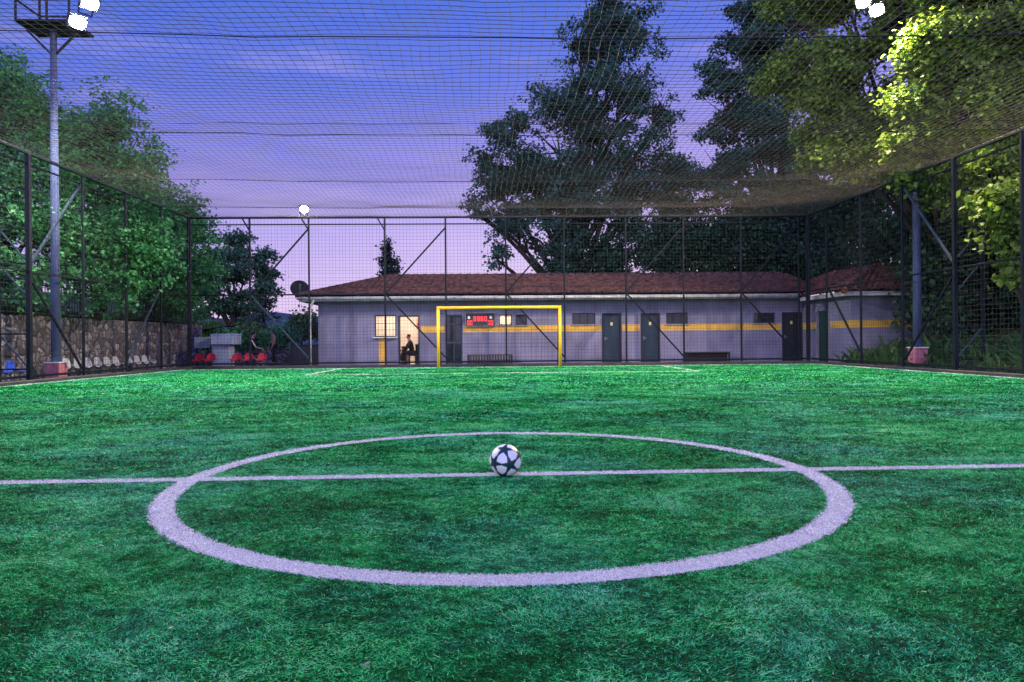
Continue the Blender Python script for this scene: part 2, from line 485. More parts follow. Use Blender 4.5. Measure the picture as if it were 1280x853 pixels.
def blades(x, y, hgt, wid, seed, lean=1.0):
    n = len(x); g = np.random.default_rng(seed)
    f1 = vnoise(x * 1.7 + 40, y * 2.4, seed + 1) - .5; f2 = vnoise(x * 1.7, y * 2.4 + 70, seed + 2) - .5
    g1 = vnoise(x * 7, y * 7 + 9, seed + 3) - .5; g2 = vnoise(x * 7 + 30, y * 7, seed + 4) - .5
    lx = (f1 * .9 + g1 * 1.0 + g.normal(0, .8, n)) * lean
    ly = (f2 * .9 + g2 * 1.0 + g.normal(0, .8, n)) * lean
    h = hgt * g.uniform(.55, 1.15, n) / np.sqrt(1 + .35 * (lx ** 2 + ly ** 2))
    th = g.uniform(0, 2 * PI, n)
    bx, by = np.cos(th) * wid / 2, np.sin(th) * wid / 2
    z0 = np.full(n, .002)
    v = np.empty((n, 3, 3))
    v[:, 0] = np.stack([x - bx, y - by, z0], 1)
    v[:, 1] = np.stack([x + bx, y + by, z0], 1)
    v[:, 2] = np.stack([x + lx * hgt * 1.5, y + ly * hgt * 1.1, z0 + h * .85], 1)
    pat = vnoise(x * .9 + 11, y * 1.6, 91) * .18 + vnoise(x * 3.1, y * 5.0, 92) * .26 + vnoise(x * 11, y * 15, 93) * .26 + vnoise(x * 38, y * 38, 94) * .30
    t = np.clip((pat - .5) * 2.2 + .45 + g.normal(0, .27, n), 0, 1)
    t[g.random(n) < .035] = 1.0
    return v.reshape(-1, 3), np.repeat(t, 3)

gv, gt, lv = [], [], {'circ': [], 'half': []}
for i, (y0, y1, den, wid, hg) in enumerate(((1.2, 3.2, 26000, .0046, .0092), (3.2, 5.2, 13000, .0062, .0115), (5.2, 8, 5600, .0095, .017), (8, 13, 2200, .014, .022), (13, 24.9, 700, .026, .03))):
    x0, x1 = max(XL + .15, -.78 * y1 - 1.2), min(XR - .15, .80 * y1 + 1.2)
    n = int((x1 - x0) * (y1 - y0) * den)
    x = RNG.uniform(x0, x1, n); y = RNG.uniform(y0, y1, n)
    circ, half = on_lines(x, y)
    half &= ~circ
    green = ~(circ | half)
    v, t = blades(x[green], y[green], hg, wid, 100 + i * 10)
    gv.append(v); gt.append(t)
    for key, mk in (('circ', circ), ('half', half)):
        if mk.any():
            v, t = blades(x[mk], y[mk], hg * .95, wid * .95, 100 + i * 10, .75)
            lv[key].append(v)
            k2 = RNG.random(mk.sum()) < .9
            v, t = blades(x[mk][k2] + RNG.normal(0, .004, k2.sum()), y[mk][k2] + RNG.normal(0, .004, k2.sum()), hg * .95, wid * .95, 105 + i * 10, .75)
            lv[key].append(v)
gv = np.concatenate(gv); gt = np.concatenate(gt)
o = np_mesh('turf_grass', gv, np.arange(len(gv)).reshape(-1, 3), M['blade'], tint=gt)
tag(o, kind='stuff')

def ring(mb, cx, cy, r0, r1, z, n=160):
    vs, fs = [], []
    for i in range(n):
        a = 2 * PI * i / n
        vs += [(cx + r0 * math.cos(a), cy + r0 * math.sin(a), z), (cx + r1 * math.cos(a), cy + r1 * math.sin(a), z)]
    for i in range(n):
        j = (i + 1) % n
        fs.append((2 * i, 2 * i + 1, 2 * j + 1, 2 * j))
    return mb.add(vs, fs)

def line_obj(name, mb, extra, mat=None):
    vs = np.array(mb.v); fs = []
    for f in mb.f:
        fs += [(f[0], f[1], f[2]), (f[0], f[2], f[3])]
    fs = np.array(fs)
    if extra:
        ev = np.concatenate(extra)
        fs = np.concatenate([fs, np.arange(len(ev)).reshape(-1, 3) + len(vs)])
        vs = np.concatenate([vs, ev])
    nb = (len(vs) - len(mb.v)) // 3
    tt = np.concatenate([np.full(len(mb.v), .0), np.repeat(np.clip(RNG.normal(.55, .28, nb), 0, 1), 3)])
    return tag(np_mesh(name, vs, fs, mat or M['linefibre'], tint=tt), kind='structure')

def flat(mb, p, q, w, z):
    p, q = V((*p, z)), V((*q, z)); d = (q - p).normalized(); s_ = V((-d.y, d.x, 0)) * w / 2
    return mb.add([p - s_, q - s_, q + s_, p + s_], [(0, 1, 2, 3)])

line_obj('centre_circle', ring(MB(), CX, CY, RI + .012, RO - .012, .003), lv['circ'])
hs = -.014
line_obj('halfway_line', flat(MB(), (XL + .2, CY - hs * (XL - CX)), (XR - .2, CY - hs * (XR - CX)), .10, .0015), lv['half'])
def farline(name, segs, w=.07):
    m, ex = MB(), []
    for p, q in segs:
        flat(m, p, q, w, .012)
        ln = math.hypot(q[0] - p[0], q[1] - p[1]); n = int(ln * 150)
        t = RNG.random(n); o_ = RNG.uniform(-w / 2, w / 2, n)
        dx, dy = (q[0] - p[0]) / ln, (q[1] - p[1]) / ln
        x = p[0] + dx * t * ln - dy * o_; y = p[1] + dy * t * ln + dx * o_
        v, _t = blades(x, y, .036, .02, 77, .6); ex.append(v)
    line_obj(name, m, ex, M['wornline'])
farline('touchline', [((XL + .32, -8), (XL + .32, GOALY)), ((XR - .32, -8), (XR - .32, GOALY))])
farline('goal_line', [((XL + .32, GOALY), (XR - .32, GOALY))])
farline('penalty_area_line', [((PAL, GOALY), (PAL, PAY)), ((PAR, GOALY), (PAR, PAY)), ((PAL, PAY), (PAR, PAY))])

# ------------------------------------------------------------------ football
def football():
    import bmesh
    bm = bmesh.new(); bmesh.ops.create_icosphere(bm, subdivisions=6, radius=.11)
    ph = (1 + 5 ** .5) / 2
    ico = [V(p).normalized() for p in [(0, s1, s2 * ph) for s1 in (-1, 1) for s2 in (-1, 1)] + [(s1, s2 * ph, 0) for s1 in (-1, 1) for s2 in (-1, 1)] + [(s2 * ph, 0, s1) for s1 in (-1, 1) for s2 in (-1, 1)]]
    # turn the pattern so that one star faces the camera, a little right and low, one arm pointing left
    v0 = ico[0]; nb = max((p for p in ico if p is not v0), key=lambda p: p.dot(v0))
    tgt = V((.27, -.95, -.12)).normalized()
    z = v0; x = (nb - z * nb.dot(z)).normalized(); y = z.cross(x)
    A = Matrix((x, y, z)).transposed()
    Z = tgt; X = V((-1, 0, .06)); X = (X - Z * X.dot(Z)).normalized(); Y = Z.cross(X)
    Rm = Matrix((X, Y, Z)).transposed() @ A.transposed()
    ico = np.array([list(Rm @ p) for p in ico])
    me = bpy.data.meshes.new('football'); bm.to_mesh(me); bm.free()
    n = len(me.vertices); c = np.empty(n * 3); me.vertices.foreach_get('co', c); c = c.reshape(-1, 3)
    u = c / np.linalg.norm(c, axis=1)[:, None]
    dots = u @ ico.T; near = dots.argmax(1); ang = np.arccos(np.clip(dots.max(1), -1, 1))
    mask = np.zeros(n)
    tipa, inn = math.radians(34), math.radians(14.2)
    for kx in range(12):
        sel = near == kx
        z = ico[kx]; dn = ico @ z; nbv = ico[np.argsort(-dn)[1]]
        x = nbv - z * (nbv @ z); x /= np.linalg.norm(x); y = np.cross(z, x)
        az = np.mod(np.arctan2(u[sel] @ y, u[sel] @ x), 2 * PI / 5); az = np.minimum(az, 2 * PI / 5 - az)
        # edge from tip (az 0) to inner notch (az 36 deg), as a line in the flattened cap
        r = ang[sel]; px_, py_ = r * np.cos(az), r * np.sin(az)
        ax, ay, bx, by = tipa, .05, inn * math.cos(PI / 5), inn * math.sin(PI / 5)
        d = ((bx - ax) * (py_ - ay) - (by - ay) * (px_ - ax)) / math.hypot(bx - ax, by - ay)
        mask[sel] = np.clip(d / .02 + .5, 0, 1)
    a = me.attributes.new('tint', 'FLOAT', 'POINT'); a.data.foreach_set('value', mask.astype(np.float32))
    me.polygons.foreach_set('use_smooth', np.full(len(me.polygons), True))
    m, nt, b, out = new_mat('football_skin')
    at = nt.nodes.new('ShaderNodeAttribute'); at.attribute_name = 'tint'
    r = nt.nodes.new('ShaderNodeValToRGB'); r.color_ramp.elements[0].color = (.82, .81, .82, 1); r.color_ramp.elements[1].color = (.006, .035, .05, 1)
    nz = nt.nodes.new('ShaderNodeTexNoise'); nz.inputs['Scale'].default_value = 60
    mx = nt.nodes.new('ShaderNodeMix'); mx.data_type = 'RGBA'; mx.blend_type = 'MULTIPLY'; mx.inputs['Factor'].default_value = .12
    nt.links.new(at.outputs['Fac'], r.inputs['Fac']); nt.links.new(r.outputs['Color'], mx.inputs['A']); nt.links.new(nz.outputs['Color'], mx.inputs['B'])
    nt.links.new(mx.outputs['Result'], b.inputs['Base Color'])
    b.inputs['Roughness'].default_value = .38
    me.materials.append(m)
    o = bpy.data.objects.new('football', me); COL.objects.link(o)
    o.location = (WX(630.8, 4.74), 4.74, .107)
    tag(o, 'white football with dark navy stars resting on the halfway line', 'football')
football()

# ------------------------------------------------------------------ goal
gx0, gx1 = WX(548, GOALY), WX(700, GOALY)
GH = WZ(625, 386.5, GOALY)
g = empty('football_goal', ((gx0 + gx1) / 2, GOALY, 0), 'yellow football goal frame standing in front of the lilac building', 'goal')
for x in (gx0, gx1):
    MB().tube([(x, GOALY, -.02), (x, GOALY, GH)], .055, 14).build('goal_post', M['yellow'], g)
MB().tube([(gx0 - .05, GOALY, GH + .04), (gx1 + .05, GOALY, GH + .04)], .055, 14).build('crossbar', M['yellow'], g)
for x in (gx0, gx1):
    MB().tube([(x, GOALY + .05, GH + .02), (x, GOALY + .5, GH - .25), (x, GOALY + .95, .06)], .018, 8).build('net_stay', M['post'], g)
nm = MB()
for i in range(23):
    x = gx0 + (gx1 - gx0) * i / 22
    nm.tube([(x, GOALY + .06, GH), (x, GOALY + .5, GH - .26), (x, GOALY + .95, .05)], .0035, 3, False)
for i in range(12):
    t = i / 11
    p = V((0, GOALY + .5, GH - .26)).lerp(V((0, GOALY + .95, .05)), t)
    nm.tube([(gx0, p.y, p.z), (gx1, p.y, p.z)], .0035, 3, False)
nm.build('goal_net', M['net'], g)

# ------------------------------------------------------------------ fences
def netting(mb, p, q, h, cell, r):
    p, q = V(p), V(q); L_ = (q - p).length; d = (q - p) / L_
    n = int(L_ / cell)
    for i in range(1, n):
        a = p + d * (i * cell) + d * random.uniform(-.012, .012)
        m_ = a + V((0, 0, h / 2)) + d * random.uniform(-.02, .02)
        mb.tube([a + V((0, 0, .1)), m_, a + V((0, 0, h))], r, 3, False)
    k_ = int((h - .1) / cell)
    for i in range(k_):
        z = .1 + i * cell + random.uniform(-.01, .01)
        mb.tube([p + V((0, 0, z)), p.lerp(q, .33) + V((0, 0, z + random.uniform(-.02, .02))), p.lerp(q, .66) + V((0, 0, z + random.uniform(-.02, .02))), q + V((0, 0, z))], r, 3, False)

MIDZ = 2.72
def fence(name, label, pts, out, braces, r_net=.0035, thick=(), buttress=()):
    """pts: list of xy post positions; out: outward unit xy."""
    mid = V((sum(p[0] for p in pts) / len(pts), sum(p[1] for p in pts) / len(pts), 0))
    f = empty(name, mid, label, 'fence')
    ox, oy = out
    for i, (x, y) in enumerate(pts):
        wd = .10 if i in thick else .06
        MB().span(x - wd / 2, x + wd / 2, y - wd / 2, y + wd / 2, .08, H, .008).build('post', M['post'], f)
    a, b = V((*pts[0], 0)), V((*pts[-1], 0)); d = (b - a).normalized()
    for nm_, z, w_ in (('top_rail', H + .02, .07), ('upper_rail', H - .22, .04), ('middle_rail', MIDZ, .05), ('bottom_rail', .17, .06)):
        off = V((ox, oy, 0)) * .075 if nm_ != 'top_rail' else V()
        MB().bar(a + off + V((0, 0, z)), b + off + V((0, 0, z)), w_, w_, .006).build(nm_, M['post'], f)
    for i, j, z0, z1, pale in braces:
        p = V((*pts[i], z0)) - V((ox, oy, 0)) * -.06; q = V((*pts[j], z1)) + V((ox, oy, 0)) * .06
        MB().bar(p, q, .055, .055, .005).build('brace', M['brace'] if pale else M['post'], f)
    n_ = MB(); netting(n_, a, b, H, .125, r_net)
    n_.build('netting', M['net'], f)
    for i in buttress:
        x, y = pts[i]; bx, by = x + ox * .72, y + oy * .72
        MB().span(bx - .035, bx + .035, by - .035, by + .035, -.03, 4.75, .006).build('buttress_post', M['post'], f)
        for z in (.35, 1.2, 2.05, 2.9, 3.75, 4.7):
            MB().bar((x, y, z), (bx, by, z), .035).build('rung', M['post'], f)
        for z in (.35, 2.05, 2.9):
            MB().bar((bx, by, z + .85), (x, y, z), .03).build('brace', M['brace'], f)
    return f

bx = [XL] + [WX(p, YB) for p in (313, 387, 482, 558, 633, 706, 783, 855, 927, 999)] + [XR]
bp = [(x, YB) for x in bx]
br = [(1, 2, MIDZ, 5.2, 0), (1, 2, MIDZ, .3, 1), (3, 4, MIDZ, 5.2, 0), (3, 4, MIDZ, .3, 0), (5, 6, MIDZ, 5.2, 0), (5, 6, MIDZ, .3, 0),
      (7, 8, MIDZ, 5.2, 0), (7, 8, MIDZ, .3, 0), (9, 10, MIDZ, 5.2, 0), (9, 10, MIDZ, .3, 0)]
fb = fence('back_fence', 'tall dark steel fence with black netting behind the yellow goal', bp, (0, 1), br, .0036, (0, 11))
for i in (1, 2, 3):      # short knee pieces leaning back at the head of the posts
    x = bx[i]
    MB().bar((x, YB, H - .45), (x - .26, YB + .02, H - .02), .045).build('knee', M['post'], fb)
lp = [(XL, YB - 2.2 * i) for i in range(1, 15)][::-1]
nL = len(lp)
brl = [(nL - 4, nL - 3, MIDZ, 5.3, 1), (nL - 4, nL - 3, MIDZ, .3, 0), (nL - 1, nL - 2, MIDZ, 5.3, 0), (nL - 1, nL - 2, MIDZ, .3, 1), (nL - 6, nL - 5, MIDZ, 5.3, 1), (nL - 6, nL - 5, MIDZ, .3, 0)]
fence('side_fence', 'tall netted steel fence in front of the stone wall and coloured seats', lp + [(XL, YB - .12)], (-1, 0), brl, .0035, (nL - 4, nL - 8), (nL - 4, nL - 8))
rp = [(XR, 24.2 - 2.27 * i) for i in range(0, 14)][::-1]
nR = len(rp)
brr = [(nR - 1, nR - 2, MIDZ, .3, 0), (nR - 4, nR - 3, MIDZ, 5.3, 1), (nR - 4, nR - 3, MIDZ, .3, 0), (nR - 6, nR - 5, MIDZ, 5.3, 1), (nR - 6, nR - 5, MIDZ, .3, 0)]
fence('side_fence', 'tall netted steel fence in front of the weedy bank and annex', rp + [(XR, YB - .12)], (1, 0), brr, .0035, (nR - 4,), (nR - 4, nR - 8))

# ------------------------------------------------------------------ ceiling net
def ceiling_net():
    cab = [25.7, 23.7, 19.5, 15.1, 10.25, 5.6, 1.0]
    def zz(x, y):
        u = np.clip((x - XL) / (XR - XL), 0, 1)
        z = H + .03 - .16 * np.sin(PI * u) ** 1.0 * np.clip((25.7 - y) / 4, 0, 1)
        for a, b in zip(cab[:-1], cab[1:]):
            t = np.clip((a - y) / (a - b), 0, 1)
            z = z - .10 * np.sin(PI * t) * np.sin(PI * u) ** .5
        return z + (vnoise(x * .9, y * .9, 5) - .5) * .05
    top = empty('ceiling_net', ((XL + XR) / 2, (1 + YB) / 2, H), 'wide black overhead net stretched across the whole pitch', 'net')
    cell, r = .155, .0046
    xs = np.arange(XL, XR + .01, cell); ys = np.arange(1.0, YB + .01, cell)
    Xg, Yg = np.meshgrid(xs, ys, indexing='ij')
    wx = (vnoise(Xg * .55, Yg * .8, 21) - .5) * .10 + (vnoise(Xg * 2.2, Yg * 2.2, 22) - .5) * .05
    wy = (vnoise(Xg * .55 + 50, Yg * .8, 23) - .5) * .09 + (vnoise(Xg * 2.2, Yg * 2.2 + 50, 24) - .5) * .05
    ed = np.clip(np.minimum(np.minimum(Xg - XL, XR - Xg), YB - Yg) / .6, 0, 1)
    P = np.stack([Xg + wx * ed, Yg + wy * ed, zz(Xg, Yg)], -1)
    def prisms(P, axis):
        Q = P if axis == 1 else P.transpose(1, 0, 2)     # cords run along second index
        a, b = Q.shape[:2]
        t = np.gradient(Q, axis=1); t /= np.linalg.norm(t, axis=2, keepdims=True)
        up = np.array([0, 0, 1.0]); s_ = np.cross(t, up); s_ /= np.linalg.norm(s_, axis=2, keepdims=True); n_ = np.cross(s_, t)
        rings = []
        for k_ in range(3):
            an = 2 * PI * k_ / 3 + .3
            rings.append(Q + (s_ * math.cos(an) + n_ * math.sin(an)) * r)
        vv = np.stack(rings, 2).reshape(-1, 3)
        idx = np.arange(a * b * 3).reshape(a, b, 3)
        fs = []
        for k_ in range(3):
            k2 = (k_ + 1) % 3
            fs.append(np.stack([idx[:, :-1, k_], idx[:, :-1, k2], idx[:, 1:, k2], idx[:, 1:, k_]], -1).reshape(-1, 4))
        return vv, np.concatenate(fs)
    v1, f1 = prisms(P, 1); v2, f2 = prisms(P, 0)
    np_mesh('netting', np.concatenate([v1, v2]), np.concatenate([f1, f2 + len(v1)]), M['cord'], top, nper=4, smooth=True)
    for y in (23.7, 19.5, 15.1, 14.5, 10.25, 5.6):
        pts = []
        for i in range(25):
            x = XL + (XR - XL) * i / 24
            pts.append((x, y, float(zz(np.array(x), np.array(y))) + .02 + (.1 * math.sin(PI * i / 24) if y == 14.5 else 0)))
        MB().tube(pts, .008 if y != 14.5 else .005, 6).build('support_cable', M['cable'], top)
ceiling_net()

# ------------------------------------------------------------------ floodlights
def flood_unit(parent, c, aim, lensmat, s=.46):
    c, aim = V(c), V(aim)
    d = (aim - c).normalized()
    x = d.cross(V((0, 0, 1))).normalized(); y = x.cross(d)
    m = Matrix((x, y, d)).transposed()
    h = MB()
    h.box(c - d * .09, (s, s * .8, .13), m, .02)
    for i in range(5):
        h.box(c - d * .18 + x * (i - 2) * s * .18, (.02, s * .6, .06), m)
    hood = [c + x * (sx * s / 2) + y * (s * .42) + d * dz for sx in (-1, 1) for dz in (-.02, .14)]
    hs_ = h.build('floodlight', M['frame'], parent)
    ln = MB().ball((0, 0, 0), (s * .43, s * .33, .007), 22, 9)
    ln.v = [tuple(m @ V(q) + c - d * .02) for q in ln.v]
    ln.build('lens', lensmat, hs_)
    MB().bar(c - d * .19 - x * s * .35, c - d * .19 - x * s * .35 - y * .34, .03).bar(c - d * .19 + x * s * .35, c - d * .19 + x * s * .35 - y * .34, .03).bar(c - d * .19 - x * s * .37 - y * .34, c - d * .19 + x * s * .37 - y * .34, .032).build('bracket', M['post'], hs_)

def lamp_pair(c, aim, dx, dy):
    c = V(c); d = (V(aim) - c).normalized(); x = d.cross(V((0, 0, 1))).normalized(); y = x.cross(d)
    return [c, c + x * dx + y * dy]
def mast(x, y, ztop, inward, lensmat, label, base_z=-.03, lamp=None, aim=None):
    t = empty('floodlight_mast', (x, y, base_z), label, 'floodlight mast', group='floodlight masts beside the pitch')
    MB().tube([(x, y, base_z + .4), (x, y, 3), (x, y, ztop)], [.125, .11, .08], 16).build('pole', M['mast'], t)
    ft = MB().box((x, y, base_z + .22), (.38, .38, .50), None, .02).build('footing', M['pink'], t)
    MB().box((x, y, base_z + .485), (.43, .43, .035), None, .008).build('footing_cap', M['white'] , ft)
    pl = MB()
    cx = x + inward * .15
    pl.box((cx - inward * .1, y, ztop), (1.5, 1.0, .06), None, .01)
    for s_ in (-1, 1):
        pl.bar((x, y, ztop - .75), (x + s_ * .7, y, ztop - .04), .05)
    pl.build('platform', M['post'], t)
    rl = MB()
    xa, xb = sorted((cx - inward * .82, cx - inward * .02))
    for sx_ in (-1, 1):
        for sy_ in (-1, 1):
            xx = xa if sx_ < 0 else xb
            rl.bar((xx, y + sy_ * .48, ztop + .02), (xx, y + sy_ * .48, ztop + 1.05), .045)
    for z in (.55, 1.03):
        for sy_ in (-1, 1):
            rl.bar((xa, y + sy_ * .48, ztop + z), (xb, y + sy_ * .48, ztop + z), .04)
        xo = xa if inward > 0 else xb
        rl.bar((xo, y - .48, ztop + z), (xo, y + .48, ztop + z), .04)
    rl.build('railing', M['post'], t)
    for lx in lamp_pair(lamp[0], aim, *lamp[1]):
        flood_unit(t, lx, aim, lensmat)
    return t

ly = 18.8
mast(WX(70, ly), ly, WZ(78, 42, ly) + .12, 1, M['flood'], 'tall blue grey floodlight mast on pink block before the stone wall',
     lamp=[W(101, 29, ly - .8), (-.18, .56)], aim=(1, 9, 0))
ry = 20.0
mast(WX(1147, ry), ry, WZ(1125, 20, ry) - .25, -1, M['floodwarm'], 'floodlight mast rising through leaves beside the weedy bank', base_z=.15,
     lamp=[W(1099, 14, ry - .8), (.30, .36)], aim=(-5, 10, 0))
fl = empty('fence_floodlight', (WX(382, YB), YB, H + .05), 'single small floodlight shining on top of the back fence', 'floodlight')
flood_unit(fl, (WX(382, YB), YB - .05, H + .32), (0, 5, 0), M['floodgreen'], .36)
MB().bar((WX(382, YB), YB, H + .05), (WX(382, YB), YB + .05, H + .3), .05).build('arm', M['post'], fl)

# ------------------------------------------------------------------ main building
BY = 28.0
def wall_open(mb, x0, x1, z0, z1, y0, y1, holes):
    xs = sorted({x0, x1, *[h[0] for h in holes], *[h[1] for h in holes]})
    for a, b in zip(xs[:-1], xs[1:]):
        if b - a < 1e-4: continue
        hh = sorted([(h[2], h[3]) for h in holes if h[0] <= a + 1e-5 and h[1] >= b - 1e-5])
        z = z0
        for (p, q) in hh:
            if p > z + 1e-4: mb.span(a, b, y0, y1, z, p)
            z = q
        if z < z1 - 1e-4: mb.span(a, b, y0, y1, z, z1)

def Bx(px): return WX(px, BY)
def Bz(px, py): return WZ(px, py, BY)
bl, brt = Bx(398), 12.72
EAVE = 2.62
bld = empty('clubhouse', (2.8, 31, 0), 'long low lilac clubhouse with yellow stripe and clay tile roof', 'building')
DT = 2.05
holes = {
    'kiosk': (Bx(468.5), Bx(495.5), Bz(480, 422), Bz(480, 394.5)),
    'open': (Bx(498), Bx(524.5), -.05, Bz(510, 395)),
    'glazed': (Bx(557), Bx(578), -.05, Bz(567, 394)),
    'small': (Bx(624), Bx(640), Bz(632, 407), Bz(632, 394)),
    'dark1': (Bx(645), Bx(659), Bz(652, 407), Bz(652, 394)),
    'win1': (Bx(715.5), Bx(744.5), Bz(730, 406), Bz(730, 392)),
    'win2': (Bx(833), Bx(860), Bz(846, 405.5), Bz(846, 391.5)),
    'win3': (Bx(942.5), Bx(969), Bz(956, 404.5), Bz(956, 391.5)),
    'door1': (Bx(752.5), Bx(777), -.05, Bz(765, 392)),
    'door2': (Bx(801), Bx(825), -.05, Bz(813, 392)),
    'door3': (Bx(977.5), Bx(1002), -.05, Bz(990, 391)),
}
wm = MB()
wall_open(wm, bl, brt, -.05, EAVE, BY, BY + .22, list(holes.values()))
wm.span(bl, bl + .22, BY + .22, 35, -.05, EAVE)
wm.span(bl + .22, brt, 34.78, 35, -.05, EAVE)
wm.span(brt - .22, brt, BY + .22, 34.78, -.05, EAVE)
wm.build('wall', M['wall'], bld)
# painted band, sitting 3 mm proud, broken at every opening it meets
bz0, bz1 = Bz(700, 415), Bz(700, 407)
def band(name, x0, x1, z0, z1, y, parent):
    MB().span(x0, x1, y - .003, y + .02, z0, z1).build(name, M['stripe'], parent)
segs = [(holes['open'][1] + .05, holes['glazed'][0] - .04), (holes['glazed'][1] + .04, holes['door1'][0] - .03), (holes['door1'][1] + .03, holes['door2'][0] - .03), (holes['door2'][1] + .03, holes['door3'][0] - .03)]
for a, b in segs:
    band('painted_band', a, b, bz0, bz1, BY, bld)
band('painted_band', Bx(473.5), Bx(481.5), .02, holes['kiosk'][2] - .06, BY, bld)
# eave: soffit, fascia gutter
ex0, ex1, ey0, ey1 = bl - .62, brt + .9, BY - .55, 35.5
MB().span(ex0 + .06, brt, ey0 + .06, BY + .1, EAVE - .03, EAVE + .03).build('soffit', M['soffit'], bld)
gm = MB()
gm.span(ex0, brt - .3, ey0 - .02, ey0 + .05, EAVE - .06, EAVE + .13, .01)
gm.span(ex0 - .02, ex0 + .05, ey0 + .05, ey1, EAVE - .06, EAVE + .13, .01)
gm.build('fascia', M['fascia'], bld)
MB().tube([(ex0 - .05, ey0 - .09, EAVE + .06), (brt - .35, ey0 - .09, EAVE + .03)], .06, 8).build('gutter', M['fascia'], bld)
dx = Bx(391)
MB().tube([(dx + .22, ey0 - .08, EAVE), (dx, BY - .35, EAVE - .3), (dx - .02, BY - .3, 1.2), (dx - .02, BY - .3, -.03)], .045, 8).build('downpipe', M['white'], bld)

def tiled_plane(corners, waves=.24, rows=.33):
    """corners: eave_a, eave_b, ridge_b, ridge_a; wavy clay tiles stepped up the slope"""
    A, Bc, C, D = [V(c) for c in corners]
    n = (Bc - A).cross(D - A).normalized()
    if n.z < 0: n = -n
    wlen = max((Bc - A).length, (C - D).length); slen = ((D + C) / 2 - (A + Bc) / 2).length
    nu = max(6, int(wlen / waves * 6)); nr = max(2, int(slen / rows))
    vs, fs = [], []
    e_ = (Bc - A).normalized()
    for r_ in range(nr):
        for half in (0, 1):
            t = (r_ + (half * 1.0)) / nr
            for i in range(nu + 1):
                u = i / nu
                p = A.lerp(Bc, u).lerp(D.lerp(C, u), t)
                along = (p - A).dot(e_)
                wv = abs(math.sin(PI * along / waves)) ** .7
                jit = (((int(along / waves) * 37 + r_ * 91) % 17) / 17 - .5) * .018
                h_ = .085 * wv + (.06 if half == 0 else 0.0) + jit * 1.8
                vs.append(p + n * h_)
    st = nu + 1
    for r_ in range(2 * nr - 1):
        for i in range(nu):
            a = r_ * st + i
            fs.append((a, a + 1, a + 1 + st, a + st))
    return vs, fs
RY = 31.5
rz = WZ(760, 346, RY)
rl_, rr_ = WX(490, RY), brt + .9
ez = EAVE + .12
rf = MB()
for cs in (((ex0 - .06, ey0 - .1, ez), (ex1, ey0 - .1, ez), (rr_, RY, rz), (rl_, RY, rz)),
           ((ex0 - .06, ey1, ez), (ex0 - .06, ey0 - .1, ez), (rl_, RY, rz), (rl_ - .001, RY, rz)),
           ((ex1, ey1, ez), (ex0 - .06, ey1, ez), (rl_, RY, rz), (rr_, RY, rz))):
    v_, f_ = tiled_plane(cs); rf.add(v_, f_, True)
roof = rf.build('roof', M['tile'], bld)
rc = MB()
nseg = int((rr_ - rl_) / .4)
for i in range(nseg):
    x = rl_ + i * .4
    rc.tube([(x, RY, rz + .04), (x + .42, RY, rz + .055)], [.10, .115], 8)
for cpt in ((ex0 - .06, ey0 - .1, ez + .05),):
    a, b = V(cpt), V((rl_, RY, rz + .06)); n_ = int((b - a).length / .4)
    for i in range(n_):
        rc.tube([a.lerp(b, i / n_), a.lerp(b, (i + 1.05) / n_)], [.115, .10], 8)
rc.build('ridge_tiles', M['tile'], roof)

def door(h, mat, parent, sign=True):
    x0, x1, z0, z1 = h
    fr = MB()
    fr.span(x0, x0 + .06, BY - .02, BY + .12, 0, z1).span(x1 - .06, x1, BY - .02, BY + .12, 0, z1).span(x0 + .06, x1 - .06, BY - .02, BY + .12, z1 - .06, z1)
    d = MB().span(x0 + .06, x1 - .06, BY + .04, BY + .09, 0, z1 - .06, .004)
    for zz_ in (.25, 1.1):
        d.span(x0 + .18, x1 - .18, BY + .03, BY + .045, zz_, zz_ + .65, .008)
    dd = d.build('door', mat, parent)
    fr.build('frame', M['frame'], dd)
    MB().bar((x0 + .13, BY + .01, 1.0), (x0 + .24, BY + .01, 1.0), .025).span(x0 + .11, x0 + .15, BY + .015, BY + .04, .92, 1.08).build('handle', M['steel'], dd)
    if sign:
        xm = (x0 + x1) / 2
        s_ = MB().span(xm - .045, xm + .045, BY + .022, BY + .034, 1.53, 1.66).build('sign', M['signplate'], dd)
for k_ in ('door1', 'door2'):
    door(holes[k_], M['door'], bld)
door(holes['door3'], M['frame'], bld)

def window(h, parent, mull=2, pane=None, fmat=None):
    x0, x1, z0, z1 = h
    f = MB(); y0, y1 = BY + .05, BY + .11
    t = .035
    f.span(x0, x0 + t, y0, y1, z0, z1).span(x1 - t, x1, y0, y1, z0, z1).span(x0 + t, x1 - t, y0, y1, z0, z0 + t).span(x0 + t, x1 - t, y0, y1, z1 - t, z1)
    for i in range(1, mull):
        x = x0 + (x1 - x0) * i / mull
        f.span(x - .015, x + .015, y0, y1, z0 + t, z1 - t)
    fo = f.build('window', fmat or M['frame'], parent)
    MB().span(x0 + t, x1 - t, BY + .072, BY + .08, z0 + t, z1 - t).build('pane', pane or M['glass'], fo)
    MB().span(x0 - .05, x1 + .05, BY - .05, BY + .05, z0 - .05, z0 - .002).build('sill', M['soffit'], fo)
    return fo
for k_, m_ in (('dark1', 2), ('win1', 3), ('win2', 3), ('win3', 3)):
    window(holes[k_], bld, m_)
